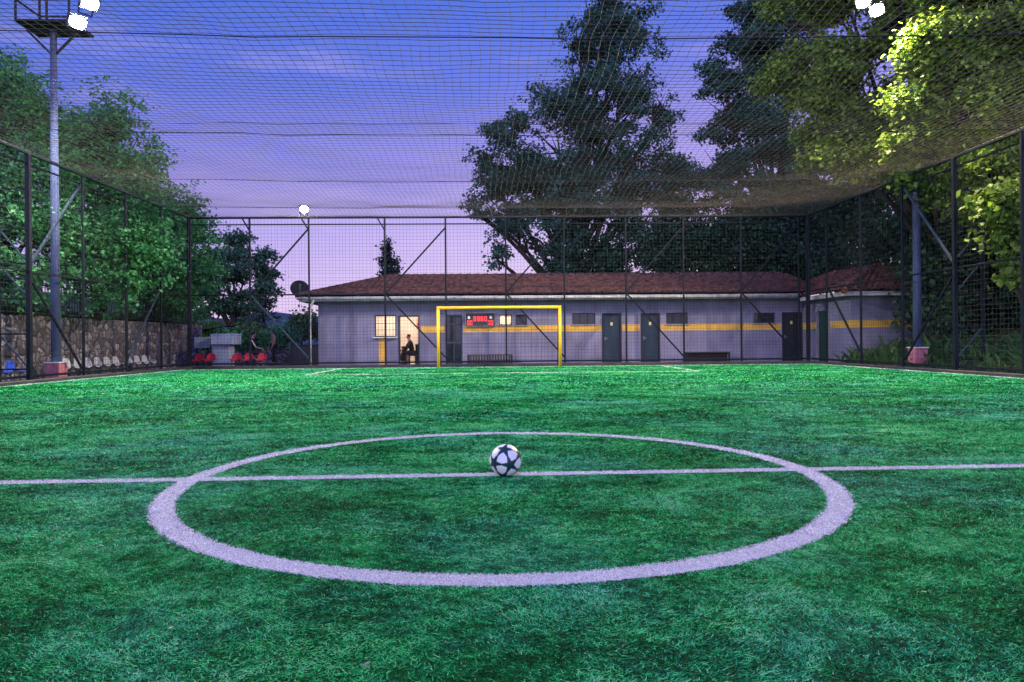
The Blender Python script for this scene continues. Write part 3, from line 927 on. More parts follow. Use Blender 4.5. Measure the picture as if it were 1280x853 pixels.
# small lit window: frosted glass lit by a lamp behind it
m, nt, b, out = new_mat('frosted_glass')
tr = nt.nodes.new('ShaderNodeBsdfTranslucent'); tr.inputs['Color'].default_value = (.9, .88, .82, 1)
tp = nt.nodes.new('ShaderNodeBsdfTransparent'); tp.inputs['Color'].default_value = (.95, .95, .92, 1)
mx = nt.nodes.new('ShaderNodeMixShader'); mx.inputs[0].default_value = .45
nt.links.new(tr.outputs[0], mx.inputs[1]); nt.links.new(tp.outputs[0], mx.inputs[2]); nt.links.new(mx.outputs[0], out.inputs['Surface'])
M['litglass'] = m
window(holes['small'], bld, 2, M['litglass'])
# glazed door
x0, x1, z0, z1 = holes['glazed']
gd = MB()
for a, b_ in ((x0, x0 + .06), (x1 - .06, x1), ((x0 + x1) / 2 - .03, (x0 + x1) / 2 + .03)):
    gd.span(a, b_, BY + .03, BY + .1, 0, z1)
for a, b_ in ((0, .1), (.85, .92), (z1 - .42, z1 - .36), (z1 - .06, z1)):
    gd.span(x0 + .06, (x0 + x1) / 2 - .03, BY + .032, BY + .098, a, b_).span((x0 + x1) / 2 + .03, x1 - .06, BY + .032, BY + .098, a, b_)
gdo = gd.build('door', M['brace'], bld); gdo['label'] = 'grey framed glazed double door'
MB().span(x0 + .06, x1 - .06, BY + .06, BY + .07, .1, z1 - .06).build('pane', M['glass'], gdo)
# lit rooms with real lamps
def room(x0, x1, y0, y1, z1, name='room'):
    r_ = MB()
    r_.span(x0, x1, y1, y1 + .08, -.02, z1).span(x0 - .08, x0, y0, y1 + .08, -.02, z1).span(x1, x1 + .08, y0, y1 + .08, -.02, z1)
    r_.span(x0 - .08, x1 + .08, y0, y1 + .08, z1, z1 + .08).span(x0 - .08, x1 + .08, y0, y1 + .08, -.045, -.02)
    r_.build('room_lining', M['cream'], bld)
room(Bx(462), Bx(532), BY + .225, BY + 2.4, 2.5)
xm = (Bx(462) + Bx(532)) / 2
cl = empty('ceiling_light', (xm, BY + 1.1, 2.5), 'fluorescent ceiling light inside the open kiosk room', 'ceiling light')
MB().box((xm, BY + 1.1, 2.47), (1.25, .16, .05), None, .01).build('housing', M['white'], cl)
MB().box((xm, BY + 1.1, 2.43), (1.2, .1, .02)).build('tube', M['tube'], cl)
room(Bx(621), Bx(643), BY + .225, BY + 1.4, 2.45)
xm2 = Bx(632)
cl = empty('ceiling_light', (xm2, BY + .8, 2.45), 'small ceiling light behind the little lit window', 'ceiling light')
MB().box((xm2, BY + .8, 2.42), (.3, .3, .05), None, .01).build('housing', M['white'], cl)
MB().box((xm2, BY + .8, 2.385), (.24, .24, .015)).build('tube', M['tube'], cl)
# kiosk window: frame, two sliding panes, counter
x0, x1, z0, z1 = holes['kiosk']
kf = MB(); t = .045
kf.span(x0, x0 + t, BY + .03, BY + .1, z0, z1).span(x1 - t, x1, BY + .03, BY + .1, z0, z1).span(x0 + t, x1 - t, BY + .03, BY + .1, z0, z0 + t).span(x0 + t, x1 - t, BY + .03, BY + .1, z1 - t, z1)
xmid = (x0 + x1) / 2; kf.span(xmid - .03, xmid + .03, BY + .03, BY + .1, z0 + t, z1 - t)
for zz_ in (.33, .62):
    z_ = z0 + (z1 - z0) * zz_
    kf.span(x0 + t, xmid - .03, BY + .05, BY + .07, z_ - .008, z_ + .008).span(xmid + .03, x1 - t, BY + .05, BY + .07, z_ - .008, z_ + .008)
for q in (.17, .33, .67, .83):
    x_ = x0 + (x1 - x0) * q; kf.span(x_ - .007, x_ + .007, BY + .052, BY + .068, z0 + t, z1 - t)
ko = kf.build('window', M['frame'], bld); ko['label'] = 'lit kiosk hatch with a barred window'
MB().span(x0 + t, x1 - t, BY + .08, BY + .085, z0 + t, z1 - t).build('pane', M['litglass'], ko)
MB().span(x0 - .06, x1 + .06, BY - .14, BY + .05, z0 - .05, z0 - .003, .008).build('sill', M['white'], ko)
# open doorway frame
x0, x1, z0, z1 = holes['open']
df = MB(); df.span(x0, x0 + .05, BY - .015, BY + .235, 0, z1).span(x1 - .05, x1, BY - .015, BY + .235, 0, z1).span(x0 + .05, x1 - .05, BY - .015, BY + .235, z1 - .05, z1)
df.build('door_frame', M['frame'], bld)

# scoreboard
sx0, sx1 = Bx(582.5), Bx(618.5); sz0, sz1 = Bz(600, 408), Bz(600, 392.5)
sb = empty('scoreboard', ((sx0 + sx1) / 2, BY, sz0), 'black electronic scoreboard with glowing red digits on the lilac wall', 'scoreboard')
MB().span(sx0, sx1, BY - .1, BY - .005, sz0, sz1, .012).build('case', M['glass'], sb)
bm_ = MB(); bt = .025
bm_.span(sx0 - bt, sx0 - .001, BY - .11, BY - .004, sz0 - bt, sz1 + bt).span(sx1 + .001, sx1 + bt, BY - .11, BY - .004, sz0 - bt, sz1 + bt).span(sx0 - .001, sx1 + .001, BY - .11, BY - .004, sz1 + .001, sz1 + bt).span(sx0 - .001, sx1 + .001, BY - .11, BY - .004, sz0 - bt, sz0 - .001)
bm_.build('bezel', M['soffit'], sb)
SEG = {'0': 'abcdef', '1': 'bc', '2': 'abged', '3': 'abgcd', '4': 'fgbc', '5': 'afgcd', '8': 'abcdefg'}
def digit(x, z, w_, h_, ch, mat):
    d = MB(); t = w_ * .26; y0, y1 = BY - .108, BY - .1
    P_ = {'a': (x, x + w_, z + h_ - t, z + h_), 'd': (x, x + w_, z, z + t), 'g': (x, x + w_, z + h_ / 2 - t / 2, z + h_ / 2 + t / 2),
          'f': (x, x + t, z + h_ / 2 + t / 2, z + h_ - t), 'b': (x + w_ - t, x + w_, z + h_ / 2 + t / 2, z + h_ - t), 'e': (x, x + t, z + t, z + h_ / 2 - t / 2), 'c': (x + w_ - t, x + w_, z + t, z + h_ / 2 - t / 2)}
    for s_ in SEG[ch]:
        a, b_, c_, d_ = P_[s_]; d.span(a, b_, y0, y1, c_, d_)
    d.build('digit', mat, sb)
sw, sh = sx1 - sx0, sz1 - sz0
for i, ch in enumerate('0000'):
    digit(sx0 + sw * (.27 + .125 * i), sz0 + sh * .36, sw * .085, sh * .40, '8' if i in (1, 2) else '0', M['led'])
for i in range(2):
    digit(sx0 + sw * (.05 + .10 * i), sz0 + sh * .06, sw * .075, sh * .36, '0', M['led'])
    digit(sx0 + sw * (.77 + .10 * i), sz0 + sh * .06, sw * .075, sh * .36, '0', M['led'])
for q in (.07, .83):
    MB().span(sx0 + sw * q, sx0 + sw * (q + .08), BY - .106, BY - .1, sz0 + sh * .55, sz0 + sh * .78).build('team_mark', M['leddim'], sb)

# benches
def bench(px0, px1, ztop, label, slatted):
    x0, x1 = Bx(px0), Bx(px1); yb = BY - .42
    b = empty('bench', ((x0 + x1) / 2, yb, 0), label, 'bench')
    s_ = MB()
    for i in range(3):
        s_.span(x0, x1, yb - .2 + i * .14, yb - .2 + i * .14 + .115, ztop - .035, ztop, .005)
    s_.build('seat', M['benchwood'], b)
    for x in (x0 + .06, x1 - .06) if not slatted else (x0 + .06, (x0 + x1) / 2, x1 - .06):
        MB().bar((x, yb - .17, -.01), (x, yb - .17, ztop - .04), .05).bar((x, yb + .17, -.01), (x, yb + .17, ztop - .04), .05).bar((x, yb - .17, ztop - .07), (x, yb + .17, ztop - .07), .04).build('leg', M['post'], b)
    if not slatted:
        MB().span(x0 + .03, x1 - .03, yb + .12, yb + .15, .04, ztop - .04, .004).build('back_board', M['benchwood'], b)
    if slatted:
        f_ = MB()
        n_ = int((x1 - x0) / .105)
        for i in range(n_):
            x = x0 + .04 + (x1 - x0 - .08) * i / (n_ - 1)
            f_.span(x - .028, x + .028, yb - .235, yb - .212, .03, ztop - .002)
        f_.span(x0, x1, yb - .211, yb - .2, .12, .18)
        f_.build('slatted_front', M['benchwood'], b)
bench(584.5, 640.5, .40, 'dark slatted bench under the scoreboard against the wall', True)
bench(853, 907, .42, 'dark plank bench right of the two teal doors', False)

# ------------------------------------------------------------------ annex
AX0, AX1, AY0, AY1 = 12.75, 16.7, 24.2, 33
an = empty('annex', (15, 28, 0), 'small lilac annex with tiled hip roof behind the side fence', 'building')
am = MB()
adr = (25.75, 26.75)   # door on the face turned to the pitch
AE = 2.45
am.span(AX0, AX0 + .2, AY0, adr[0], -.05, AE).span(AX0, AX0 + .2, adr[1], BY - .001, -.05, AE).span(AX0, AX0 + .2, adr[0], adr[1], 2.05, AE)
am.span(AX0 + .2, AX1, AY0, AY0 + .2, -.05, AE).span(AX1 - .2, AX1, AY0 + .2, AY1, -.05, AE).span(AX0 + .2, AX1 - .2, AY1 - .2, AY1, -.05, AE)
am.build('wall', M['wall'], an)
zb0, zb1 = WZ(1065, 410, AY0), WZ(1065, 401, AY0)
MB().span(AX0 - .003, AX0 + .02, AY0 - .003, adr[0] - .06, zb0, zb1).span(AX0 + .02, AX1, AY0 - .003, AY0 + .02, zb0, zb1).build('painted_band', M['stripe'], an)
MB().span(AX0 - .003, AX0 + .02, adr[1] + .06, BY - .01, zb0, zb1).build('painted_band', M['stripe'], an)
dd = MB().span(AX0 + .05, AX0 + .1, adr[0] + .05, adr[1] - .05, 0, 2.0, .004).build('door', M['doorgreen'], an)
MB().span(AX0 - .02, AX0 + .12, adr[0], adr[0] + .05, 0, 2.05).span(AX0 - .02, AX0 + .12, adr[1] - .05, adr[1], 0, 2.05).span(AX0 - .02, AX0 + .12, adr[0] + .05, adr[1] - .05, 2.0, 2.05).build('frame', M['soffit'], dd)
ae = AE + .08; ax0, ax1, ay0, ay1 = AX0 - .42, AX1 + .4, AY0 - .42, AY1 + .4
pk = (15.1, 26.7, WZ(1100, 334, 26.7)); pk2 = (15.1, 31, pk[2])
fm = MB().span(ax0, ax1, ay0, ay0 + .06, AE - .03, AE + .13, .01).span(ax0, ax0 + .06, ay0 + .06, BY - .7, AE - .03, AE + .13, .01)
fm.build('fascia', M['fascia'], an)
MB().span(ax0 + .06, AX0 + .1, ay0 + .06, BY - .7, AE - .02, AE + .03).span(AX0 + .1, ax1, ay0 + .06, AY0 + .1, AE - .02, AE + .03).build('soffit', M['soffit'], an)
ar = MB()
for cs in (((ax0 - .06, ay0 - .06, ae), (ax1, ay0 - .06, ae), (pk[0] + .001, pk[1], pk[2]), pk),
           ((ax0 - .06, ay1, ae), (ax0 - .06, ay0 - .06, ae), pk, pk2),
           ((ax1, ay0 - .06, ae), (ax1, ay1, ae), pk2, pk)):
    v_, f_ = tiled_plane(cs); ar.add(v_, f_, True)
M['tile_annex'] = paint('newer_clay_tile', (.125, .052, .044), .9, .5, 4.5, 22, .3, dirt=(.04, .022, .023), spec=.15)
aro = ar.build('roof', M['tile_annex'], an)
rc = MB()
for a, b in ((V((ax0 - .06, ay0 - .06, ae + .05)), V(pk) + V((0, 0, .05))), (V((ax1, ay0 - .06, ae + .05)), V(pk) + V((0, 0, .05))), (V(pk) + V((0, 0, .05)), V(pk2) + V((0, 0, .05)))):
    n_ = max(1, int((b - a).length / .4))
    for i in range(n_):
        rc.tube([a.lerp(b, i / n_), a.lerp(b, (i + 1.05) / n_)], [.115, .10], 8)
rc.build('ridge_tiles', M['tile_annex'], aro)

# ------------------------------------------------------------------ satellite dish
dc = W(375, 362, 28.0)
ds = empty('satellite_dish', (dc.x + .12, 28.2, 2.7), 'dark round satellite dish mounted above the left end of the tiled roof', 'satellite dish')
vs, fs = [], []
nrm = V((.25, -.8, .35)).normalized(); ux = nrm.cross(V((0, 0, 1))).normalized(); uy = ux.cross(nrm)
for j in range(7):
    r_ = .36 * j / 6
    for i in range(28):
        a = 2 * PI * i / 28
        vs.append(dc + (ux * math.cos(a) + uy * math.sin(a)) * r_ + nrm * (r_ * r_ * .55))
for j in range(6):
    for i in range(28):
        a, b = j * 28 + i, j * 28 + (i + 1) % 28
        fs.append((a, b, b + 28, a + 28))
d_ = MB().add(vs, fs, True).build('reflector', M['dish'], ds)
sm = d_.modifiers.new('thick', 'SOLIDIFY'); sm.thickness = .015
MB().tube([dc - uy * .34 + nrm * .06, dc + nrm * .42 - uy * .05], .012, 6).ball(dc + nrm * .43 - uy * .04, .04).build('feed_arm', M['steel'], ds)
MB().tube([dc - nrm * .02, dc - nrm * .14, (dc.x + .1, dc.y + .16, 2.66)], .025, 8).build('mount', M['steel'], ds)

# ------------------------------------------------------------------ seats
def seat_proto(mat, name='stadium_seat'):
    """bucket seat facing +Y, origin on the ground"""
    r = empty(name, (0, 0, 0), 'x', 'seat')
    prof = [(.22, .255), (.205, .285), (.16, .285), (.05, .268), (-.08, .268), (-.15, .285), (-.185, .34), (-.20, .43), (-.215, .50), (-.225, .535)]
    wid = [.18, .195, .20, .205, .205, .205, .20, .185, .15, .085]
    vs, fs = [], []
    nu = 10
    for (y, z), w_ in zip(prof, wid):
        for i in range(nu + 1):
            u = -1 + 2 * i / nu
            lift = .045 * abs(u) ** 3
            back = z > .30
            vs.append((u * w_, y + (lift if back else 0), z + (0 if back else lift)))
    for j in range(len(prof) - 1):
        for i in range(nu):
            a = j * (nu + 1) + i
            fs.append((a, a + 1, a + nu + 2, a + nu + 1))
    s_ = MB().add(vs, fs, True).build('seat_shell', mat, r, False)
    so_ = s_.modifiers.new('thick', 'SOLIDIFY'); so_.thickness = .012
    for sx_ in (-1, 1):
        MB().bar((sx_ * .12, .06, 0), (sx_ * .12, .06, .26), .03).bar((sx_ * .12, -.1, .24), (sx_ * .12, .15, .24), .03).build('leg', M['steel'], r, False)
    return r
protos = {}
def seat(mat, x, y, rz, label, group):
    if mat not in protos:
        protos[mat] = seat_proto(M[mat]); o = protos[mat]
    else:
        o = copy_tree(protos[mat])
    o.location = (x, y, -.03); o.scale = (.96, .9, 1.06); o.rotation_euler = (0, 0, rz); o['label'] = label; o['group'] = group
ORD = ['first', 'second', 'third', 'fourth', 'fifth', 'sixth', 'seventh', 'eighth', 'ninth', 'tenth', 'eleventh', 'twelfth']
SX = -12.25
for i in range(4):
    seat('blueseat', SX, 17.95 - i * .56, -PI / 2, f'{ORD[i]} blue plastic bucket seat from the pink block along the stone wall', 'blue seats under the stone wall')
for i in range(10):
    yy = 19.75 + i * .52 + (.3 if i > 6 else 0)
    seat('whiteseat', SX, yy, -PI / 2, f'{ORD[i]} white plastic bucket seat from the pink block along the stone wall', 'white seats under the stone wall')
for i, (px, w_) in enumerate(((247.5, 'dark red seat at the far left of the red row'), (262, 'red seat close to the left side of the pale cabinet'), (294, 'red seat close to the right side of the pale cabinet'), (309.5, 'red seat in front of the sitting person in black'), (326, 'red seat at the right end of the red row'))):
    seat('redseat', WX(px, 27.3), 27.3, PI, w_, 'red seats behind the back fence')

# cabinet between the red seats
cx0, cx1 = WX(264.5, 28), WX(287, 28)
cb = empty('metal_cabinet', ((cx0 + cx1) / 2, 28.2, 0), 'pale blue metal cabinet with overhanging top between red seats', 'cabinet')
cz = WZ(276, 431.5, 28)
MB().span(cx0, cx1, 28, 28.55, -.03, cz, .01).build('body', M['cabinet'], cb)
MB().span(WX(263, 27.8), WX(291.5, 27.8), 27.8, 28.7, cz, WZ(276, 418, 27.8), .02).build('hood', M['cabinet'], cb)
MB().span(cx0 + .06, cx1 - .06, 27.985, 28.0, .1, cz - .08, .003).build('door', M['cabinet'], cb)
sbx = empty('sign_board', (WX(252, 28.6), 28.6, 0), 'plain grey board standing beside the stone wall corner', 'board')
MB().span(WX(243, 28.6), WX(262, 28.6), 28.58, 28.63, .75, 1.2, .006).build('panel', M['cabinet'], sbx)
MB().bar((WX(246, 28.6), 28.65, -.03), (WX(246, 28.6), 28.65, 1.15), .05).bar((WX(259, 28.6), 28.65, -.03), (WX(259, 28.6), 28.65, 1.15), .05).build('stand', M['post'], sbx)

# gate at building corner
gx0_, gx1_ = WX(364, 28.6), bl - .02
gt_ = empty('metal_gate', ((gx0_ + gx1_) / 2, 28.6, 0), 'dark metal gate with upright bars beside the clubhouse corner', 'gate')
pz = WZ(380, 405, 28.6); mz = WZ(380, 433, 28.6)
gfm = MB()
for x in (gx0_, gx1_ - .05):
    gfm.span(x, x + .05, 28.57, 28.63, -.03, pz, .004)
for z in (.06, mz, pz - .05):
    gfm.span(gx0_ + .05, gx1_ - .05, 28.575, 28.625, z, z + .05)
gfm.build('frame', M['post'], gt_)
pk_ = MB()
for i in range(1, 9):
    x = gx0_ + .05 + (gx1_ - gx0_ - .1) * i / 9
    pk_.span(x - .01, x + .01, 28.59, 28.61, mz + .05, pz - .05)
pk_.build('bar', M['post'], gt_)
MB().span(gx0_ + .05, gx1_ - .05, 28.59, 28.605, .11, mz).build('lower_panel', M['frame'], gt_)

# ------------------------------------------------------------------ stone wall, picket fence, terraces
WXL, WH = -13.0, 1.76
def rough_wall(name, label, p, q, h, th=.45):
    vs, fs = [], []
    p, q = V((*p, 0)), V((*q, 0)); d = (q - p); L_ = d.length; d /= L_; nrm = V((d.y, -d.x, 0))
    nx, nz = int(L_ / .11), int(h / .11)
    for j in range(nz + 1):
        for i in range(nx + 1):
            b = p + d * (L_ * i / nx) + V((0, 0, -.05 + (h + .05) * j / nz))
            off = (float(vnoise(i * .37, j * .37, 8)) - .5) * .09
            vs.append(b + nrm * off)
    for j in range(nz):
        for i in range(nx):
            a = j * (nx + 1) + i
            fs.append((a, a + 1, a + nx + 2, a + nx + 1))
    m_ = MB().add(vs, fs, True)
    a, b = p - nrm * .12, q - nrm * .12
    m_.add([p + V((0, 0, h)), q + V((0, 0, h)), q - nrm * th + V((0, 0, h)), p - nrm * th + V((0, 0, h)), p - nrm * th, q - nrm * th], [(0, 1, 2, 3), (3, 2, 5, 4)])
    o = m_.build(name, M['stone'])
    return tag(o, label, 'wall')
rough_wall('stone_wall', 'rubble stone retaining wall behind the white and blue seats', (WXL, -6), (WXL, 31), WH)
rough_wall('stone_wall', 'low rubble stone wall behind the people and red seats', (WXL + .1, 31.2), (-8.3, 31.2), .6, .4)
grid_sheet('terrace', -60, WXL - .12, -8, 60, WH, M['terrace'], 40, 40, lambda x, y: WH - .03 + max(0, (-14.5 - x)) * .16 + .15 * math.sin(x * 1.3 + y * .7))
grid_sheet('rear_ground', WXL - .12, -7.6, 31.5, 60, .9, M['terrace'], 6, 20, lambda x, y: .52 - .02 * min(10, (y - 31.5)) + .1 * math.sin(x + y))
pf = empty('picket_fence', (WXL - .2, 12, WH), 'dark metal picket railing on top of the stone retaining wall', 'fence')
for y in np.arange(-4, 31, 2.4):
    MB().span(WXL - .23, WXL - .17, y - .03, y + .03, WH - .02, WH + .98, .005).build('post', M['post'], pf)
for z in (.12, .9):
    MB().span(WXL - .22, WXL - .18, -4, 31, WH + z, WH + z + .04).build('rail', M['post'], pf)
pm = MB()
for y in np.arange(-3.95, 31, .13):
    pm.span(WXL - .207, WXL - .193, y - .008, y + .008, WH + .16, WH + .9)
pm.build('picket_panel', M['post'], pf)
# right bank
def bankz(x, y):
    return .02 + max(0, x - 12.25) * .28 + .08 * math.sin(y * 1.9 + x) if x > 12.1 else -.02
grid_sheet('bank', 12.05, 60, -8, 24.15, 0, M['terrace'], 80, 40, lambda x, y: min(bankz(x, y), 2.2 + .1 * math.sin(x)))
# far hill
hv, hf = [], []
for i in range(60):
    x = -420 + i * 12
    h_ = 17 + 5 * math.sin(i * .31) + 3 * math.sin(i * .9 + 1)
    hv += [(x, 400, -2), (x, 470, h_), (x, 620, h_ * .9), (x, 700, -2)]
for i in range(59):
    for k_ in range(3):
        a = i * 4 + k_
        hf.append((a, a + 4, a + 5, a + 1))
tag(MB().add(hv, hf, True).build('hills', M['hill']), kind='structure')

# ------------------------------------------------------------------ trees
M['leaf_robinia'] = leafmat('robinia_leaf', (.015, .125, .045), (.14, .45, .16), .45)  # leaf colour raised to stand in for floodlight on the left trees
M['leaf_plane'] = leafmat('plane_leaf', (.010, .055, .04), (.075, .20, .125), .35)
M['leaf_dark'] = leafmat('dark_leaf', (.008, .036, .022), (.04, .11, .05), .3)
M['leaf_lamplit'] = leafmat('broad_leaf', (.03, .10, .025), (.26, .38, .05), .45)  # warm lamp light painted in: leaf colour yellowed and brightened
M['leaf_conifer'] = leafmat('conifer_leaf', (.008, .025, .02), (.02, .05, .035), .1)
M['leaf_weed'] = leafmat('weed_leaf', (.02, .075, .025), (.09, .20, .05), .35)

def leaf_cloud(blobs, n, size, seed, style='broad', avoid=None, keep=None, sigma=.30, gap=.30):
    g = np.random.default_rng(seed)
    vol = np.array([b[1][0] * b[1][1] * b[1][2] for b in blobs]) ** .72
    cnt = np.maximum(1, (vol / vol.sum() * n).astype(int))
    V_, F_, T_ = [], [], []
    per = 22
    for (c, r), k in zip(blobs, cnt):
        nc = max(2, k // per)
        if style == 'clump':
            ns = max(9, int(14 * (np.mean(r) / 2.0) ** .8))
            su = g.normal(size=(ns, 3)); su /= np.linalg.norm(su, axis=1)[:, None]
            sc_ = np.array(c) + su * np.array(r) * g.uniform(.35, 1.02, ns)[:, None]
            sr = np.mean(r) * g.uniform(.28, .50, ns)
            pick = g.choice(ns, nc, p=sr ** 2 / (sr ** 2).sum())
            du = g.normal(size=(nc, 3)); du[:, 2] = np.abs(du[:, 2]) * 1.1 - .25; du /= np.linalg.norm(du, axis=1)[:, None]
            cc_c = sc_[pick] + du * (sr[pick] * g.random(nc) ** .45)[:, None] * np.array([1.1, 1.1, .8])
        u = g.normal(size=(nc, 3)); u /= np.linalg.norm(u, axis=1)[:, None]
        rad = g.random(nc) ** (1 / 2.6) * g.uniform(.82, 1.12, nc)
        lob = 1 + .22 * np.sin(u[:, 0] * 5 + seed) * np.sin(u[:, 1] * 4 + 1) + .18 * np.sin(u[:, 2] * 7 + seed * 2)
        cc = np.array(c) + u * np.array(r) * (rad * lob)[:, None]
        if style == 'clump': cc = cc_c
        # gaps
        nz = vnoise(cc[:, 0] * .9 + cc[:, 1] * .5 + 100, cc[:, 2] * .9 + cc[:, 1] * .3 + 100, seed + 5)
        cc = cc[nz > gap]
        if keep is not None: cc = cc[keep(cc)]
        nc = len(cc)
        if nc == 0: continue
        ct = g.uniform(0, 1, nc)
        m = nc * per
        base = np.repeat(cc, per, 0)
        if style == 'spray':
            ax = g.normal(size=(nc, 3)); ax[:, 2] = ax[:, 2] * .25 - .25; ax /= np.linalg.norm(ax, axis=1)[:, None]
            t = g.uniform(-1, 1, m)[:, None] * .62
            p = base + np.repeat(ax, per, 0) * t + g.normal(0, .11, (m, 3)) * np.array([1, 1, .55])
        else:
            p = base + g.normal(0, sigma, (m, 3)) * np.array([1, 1, .75])
        out = p - np.array(c); out /= (np.linalg.norm(out, axis=1)[:, None] + 1e-6)
        nn = g.normal(size=(m, 3)) * .75 + out * .55 + np.array([0, 0, .65])
        nn /= np.linalg.norm(nn, axis=1)[:, None]
        a = np.cross(nn, g.normal(size=(m, 3))); a /= np.linalg.norm(a, axis=1)[:, None]
        b = np.cross(nn, a)
        s = size * g.uniform(.55, 1.25, m)[:, None]
        asp = .36 if style == 'spray' else .44
        droop = np.array([0, 0, -.12]) * s
        q = np.stack([p - a * s * .5, p + b * s * asp + a * s * .08, p + a * s * .55 + droop, p - b * s * asp + a * s * .08], 1)
        V_.append(q.reshape(-1, 3))
        tt = np.clip(np.repeat(ct, per) * .65 + g.normal(.18, .17, m), 0, 1)
        T_.append(np.repeat(tt, 4))
    V_ = np.concatenate(V_); T_ = np.concatenate(T_)
    return V_, np.arange(len(V_)).reshape(-1, 4), T_

def tree(name, label, cat, base, blobs, n, size, leaf, seed, style='broad', trunk_r=.25, keep=None, sigma=.30, group=None, fork=.35, gap=.30):
    rnd = random.Random(seed)
    base = V(base)
    t = empty(name, base, label, cat, group=group)
    tm = MB()
    top = max(blobs, key=lambda b: b[0][2])[0]; top = V(top)
    low = V(min(blobs, key=lambda b: b[0][2])[0])
    spine = []
    for i in range(9):
        u = i / 8
        p = base.lerp(top, u) if u > 0 else base.copy()
        p.x = base.x + (top.x - base.x) * u ** 1.6 + math.sin(u * 5 + seed) * .12 * u * 2
        p.y = base.y + (top.y - base.y) * u ** 1.6 + math.cos(u * 4 + seed) * .12 * u * 2
        spine.append(p)
    tm.tube([base - V((0, 0, .3))] + spine, [trunk_r * 1.35] + [trunk_r * (1.15 - u * .98 / 8 * 1.0) if u else trunk_r * 1.15 for u in range(9)], 10)
    def on_spine(z):
        for a, b in zip(spine[:-1], spine[1:]):
            if a.z <= z <= b.z:
                return a.lerp(b, (z - a.z) / max(1e-6, b.z - a.z))
        return spine[-1] if z > spine[-1].z else spine[1]
    for c, r in blobs:
        c = V(c)
        s0 = on_spine(base.z + max(.18, fork + rnd.uniform(-.1, .1)) * (c.z - base.z))
        mid = s0.lerp(c, .5) + V((rnd.uniform(-.3, .3), rnd.uniform(-.3, .3), rnd.uniform(.1, .5)))
        pts = [s0, s0.lerp(mid, .55), mid, mid.lerp(c, .55) + V((0, 0, .1)), c]
        rr = trunk_r * .5
        tm.tube(pts, [rr, rr * .8, rr * .6, rr * .42, rr * .2], 7)
        for k in range(7):
            u = V((rnd.gauss(0, 1), rnd.gauss(0, 1), rnd.gauss(.2, .8))).normalized()
            e_ = c + V((u.x * r[0], u.y * r[1], u.z * r[2])) * .85
            st = mid.lerp(c, rnd.uniform(.3, 1))
            tm.tube([st, st.lerp(e_, .5) + V((rnd.uniform(-.2, .2), rnd.uniform(-.2, .2), rnd.uniform(0, .3))), e_], [rr * .3, rr * .2, .012], 5)
    tm.build('trunk', M['bark'], t)
    v, f, tt = leaf_cloud(blobs, n, size, seed, style, keep=keep, sigma=sigma, gap=gap)
    np_mesh('crown', v, f, M[leaf], t, tint=tt, nper=4)
    return t

def blob(px, py, r, Y, ry=None, dz=1.0, dy=0):
    c = W(px, py, Y); m = r * Y / F
    return ((c.x, c.y + dy, c.z), (m, (ry if ry else m), m * dz))

# left side
tree('robinia_tree', 'tall feathery tree at the far left behind the mast', 'tree', (WX(5, 20.5), 20.5, 2.0),
     [blob(20, 130, 42, 20.5), blob(15, 100, 38, 20.8), blob(50, 150, 34, 20.5), blob(-30, 190, 60, 20.5), blob(40, 215, 52, 20.2), blob(10, 285, 60, 19.5), blob(-40, 120, 50, 21), blob(30, 340, 45, 19.5), blob(-70, 280, 70, 20), blob(70, 290, 40, 19.8)], 36000, .13, 'leaf_robinia', 3, 'spray', .2, gap=.18)
tree('robinia_tree', 'feathery bright green tree just right of the left mast', 'tree', (WX(125, 23), 23, 2.1),
     [blob(140, 160, 42, 24), blob(120, 205, 40, 23.5), blob(155, 195, 38, 24), blob(95, 180, 34, 23.5), blob(110, 215, 55, 23.5), blob(165, 235, 50, 24), blob(90, 290, 60, 22), blob(155, 310, 55, 22.5), blob(120, 340, 50, 21.5), blob(185, 200, 22, 24.5), blob(75, 170, 24, 24)], 52000, .13, 'leaf_robinia', 4, 'spray', .2, gap=.16)
tree('robinia_tree', 'feathery green tree with low crown behind the end of the picket railing', 'tree', (WX(205, 29), 29, 1.9),
     [blob(215, 265, 38, 29), blob(190, 310, 50, 28), blob(235, 330, 42, 28.5), blob(212, 365, 42, 27.5), blob(250, 290, 22, 30), blob(170, 355, 38, 27)], 30000, .14, 'leaf_robinia', 5, 'spray', .18, gap=.2)
tree('broadleaf_tree', 'darker rounded tree beyond the corner of the fences', 'tree', (WX(292, 38), 38, .4),
     [blob(285, 330, 34, 38), blob(310, 345, 30, 38), blob(270, 370, 32, 37.5), blob(322, 365, 22, 38), blob(250, 350, 30, 37), blob(300, 385, 22, 38)], 20000, .17, 'leaf_plane', 6, 'clump', .22, sigma=.18, gap=.2)
tree('cypress_tree', 'narrow dark cypress left of the clubhouse', 'tree', (WX(331, 44), 44, .3),
     [blob(331, 362, 8, 44), blob(331, 380, 12, 44), blob(331, 400, 14, 44), blob(331, 420, 14, 44)], 6000, .16, 'leaf_conifer', 7, 'broad', .14, sigma=.2)
tree('conifer_tree', 'lone small conifer tip rising above the tiled roof', 'tree', (WX(486, 48), 48, -.03),
     [blob(486, 302, 3, 48), blob(486, 312, 6, 48), blob(486, 324, 9, 48), blob(486, 337, 12, 48), blob(486, 352, 13, 48), blob(486, 372, 15, 48)], 4000, .2, 'leaf_conifer', 8, 'broad', .13, sigma=.22)
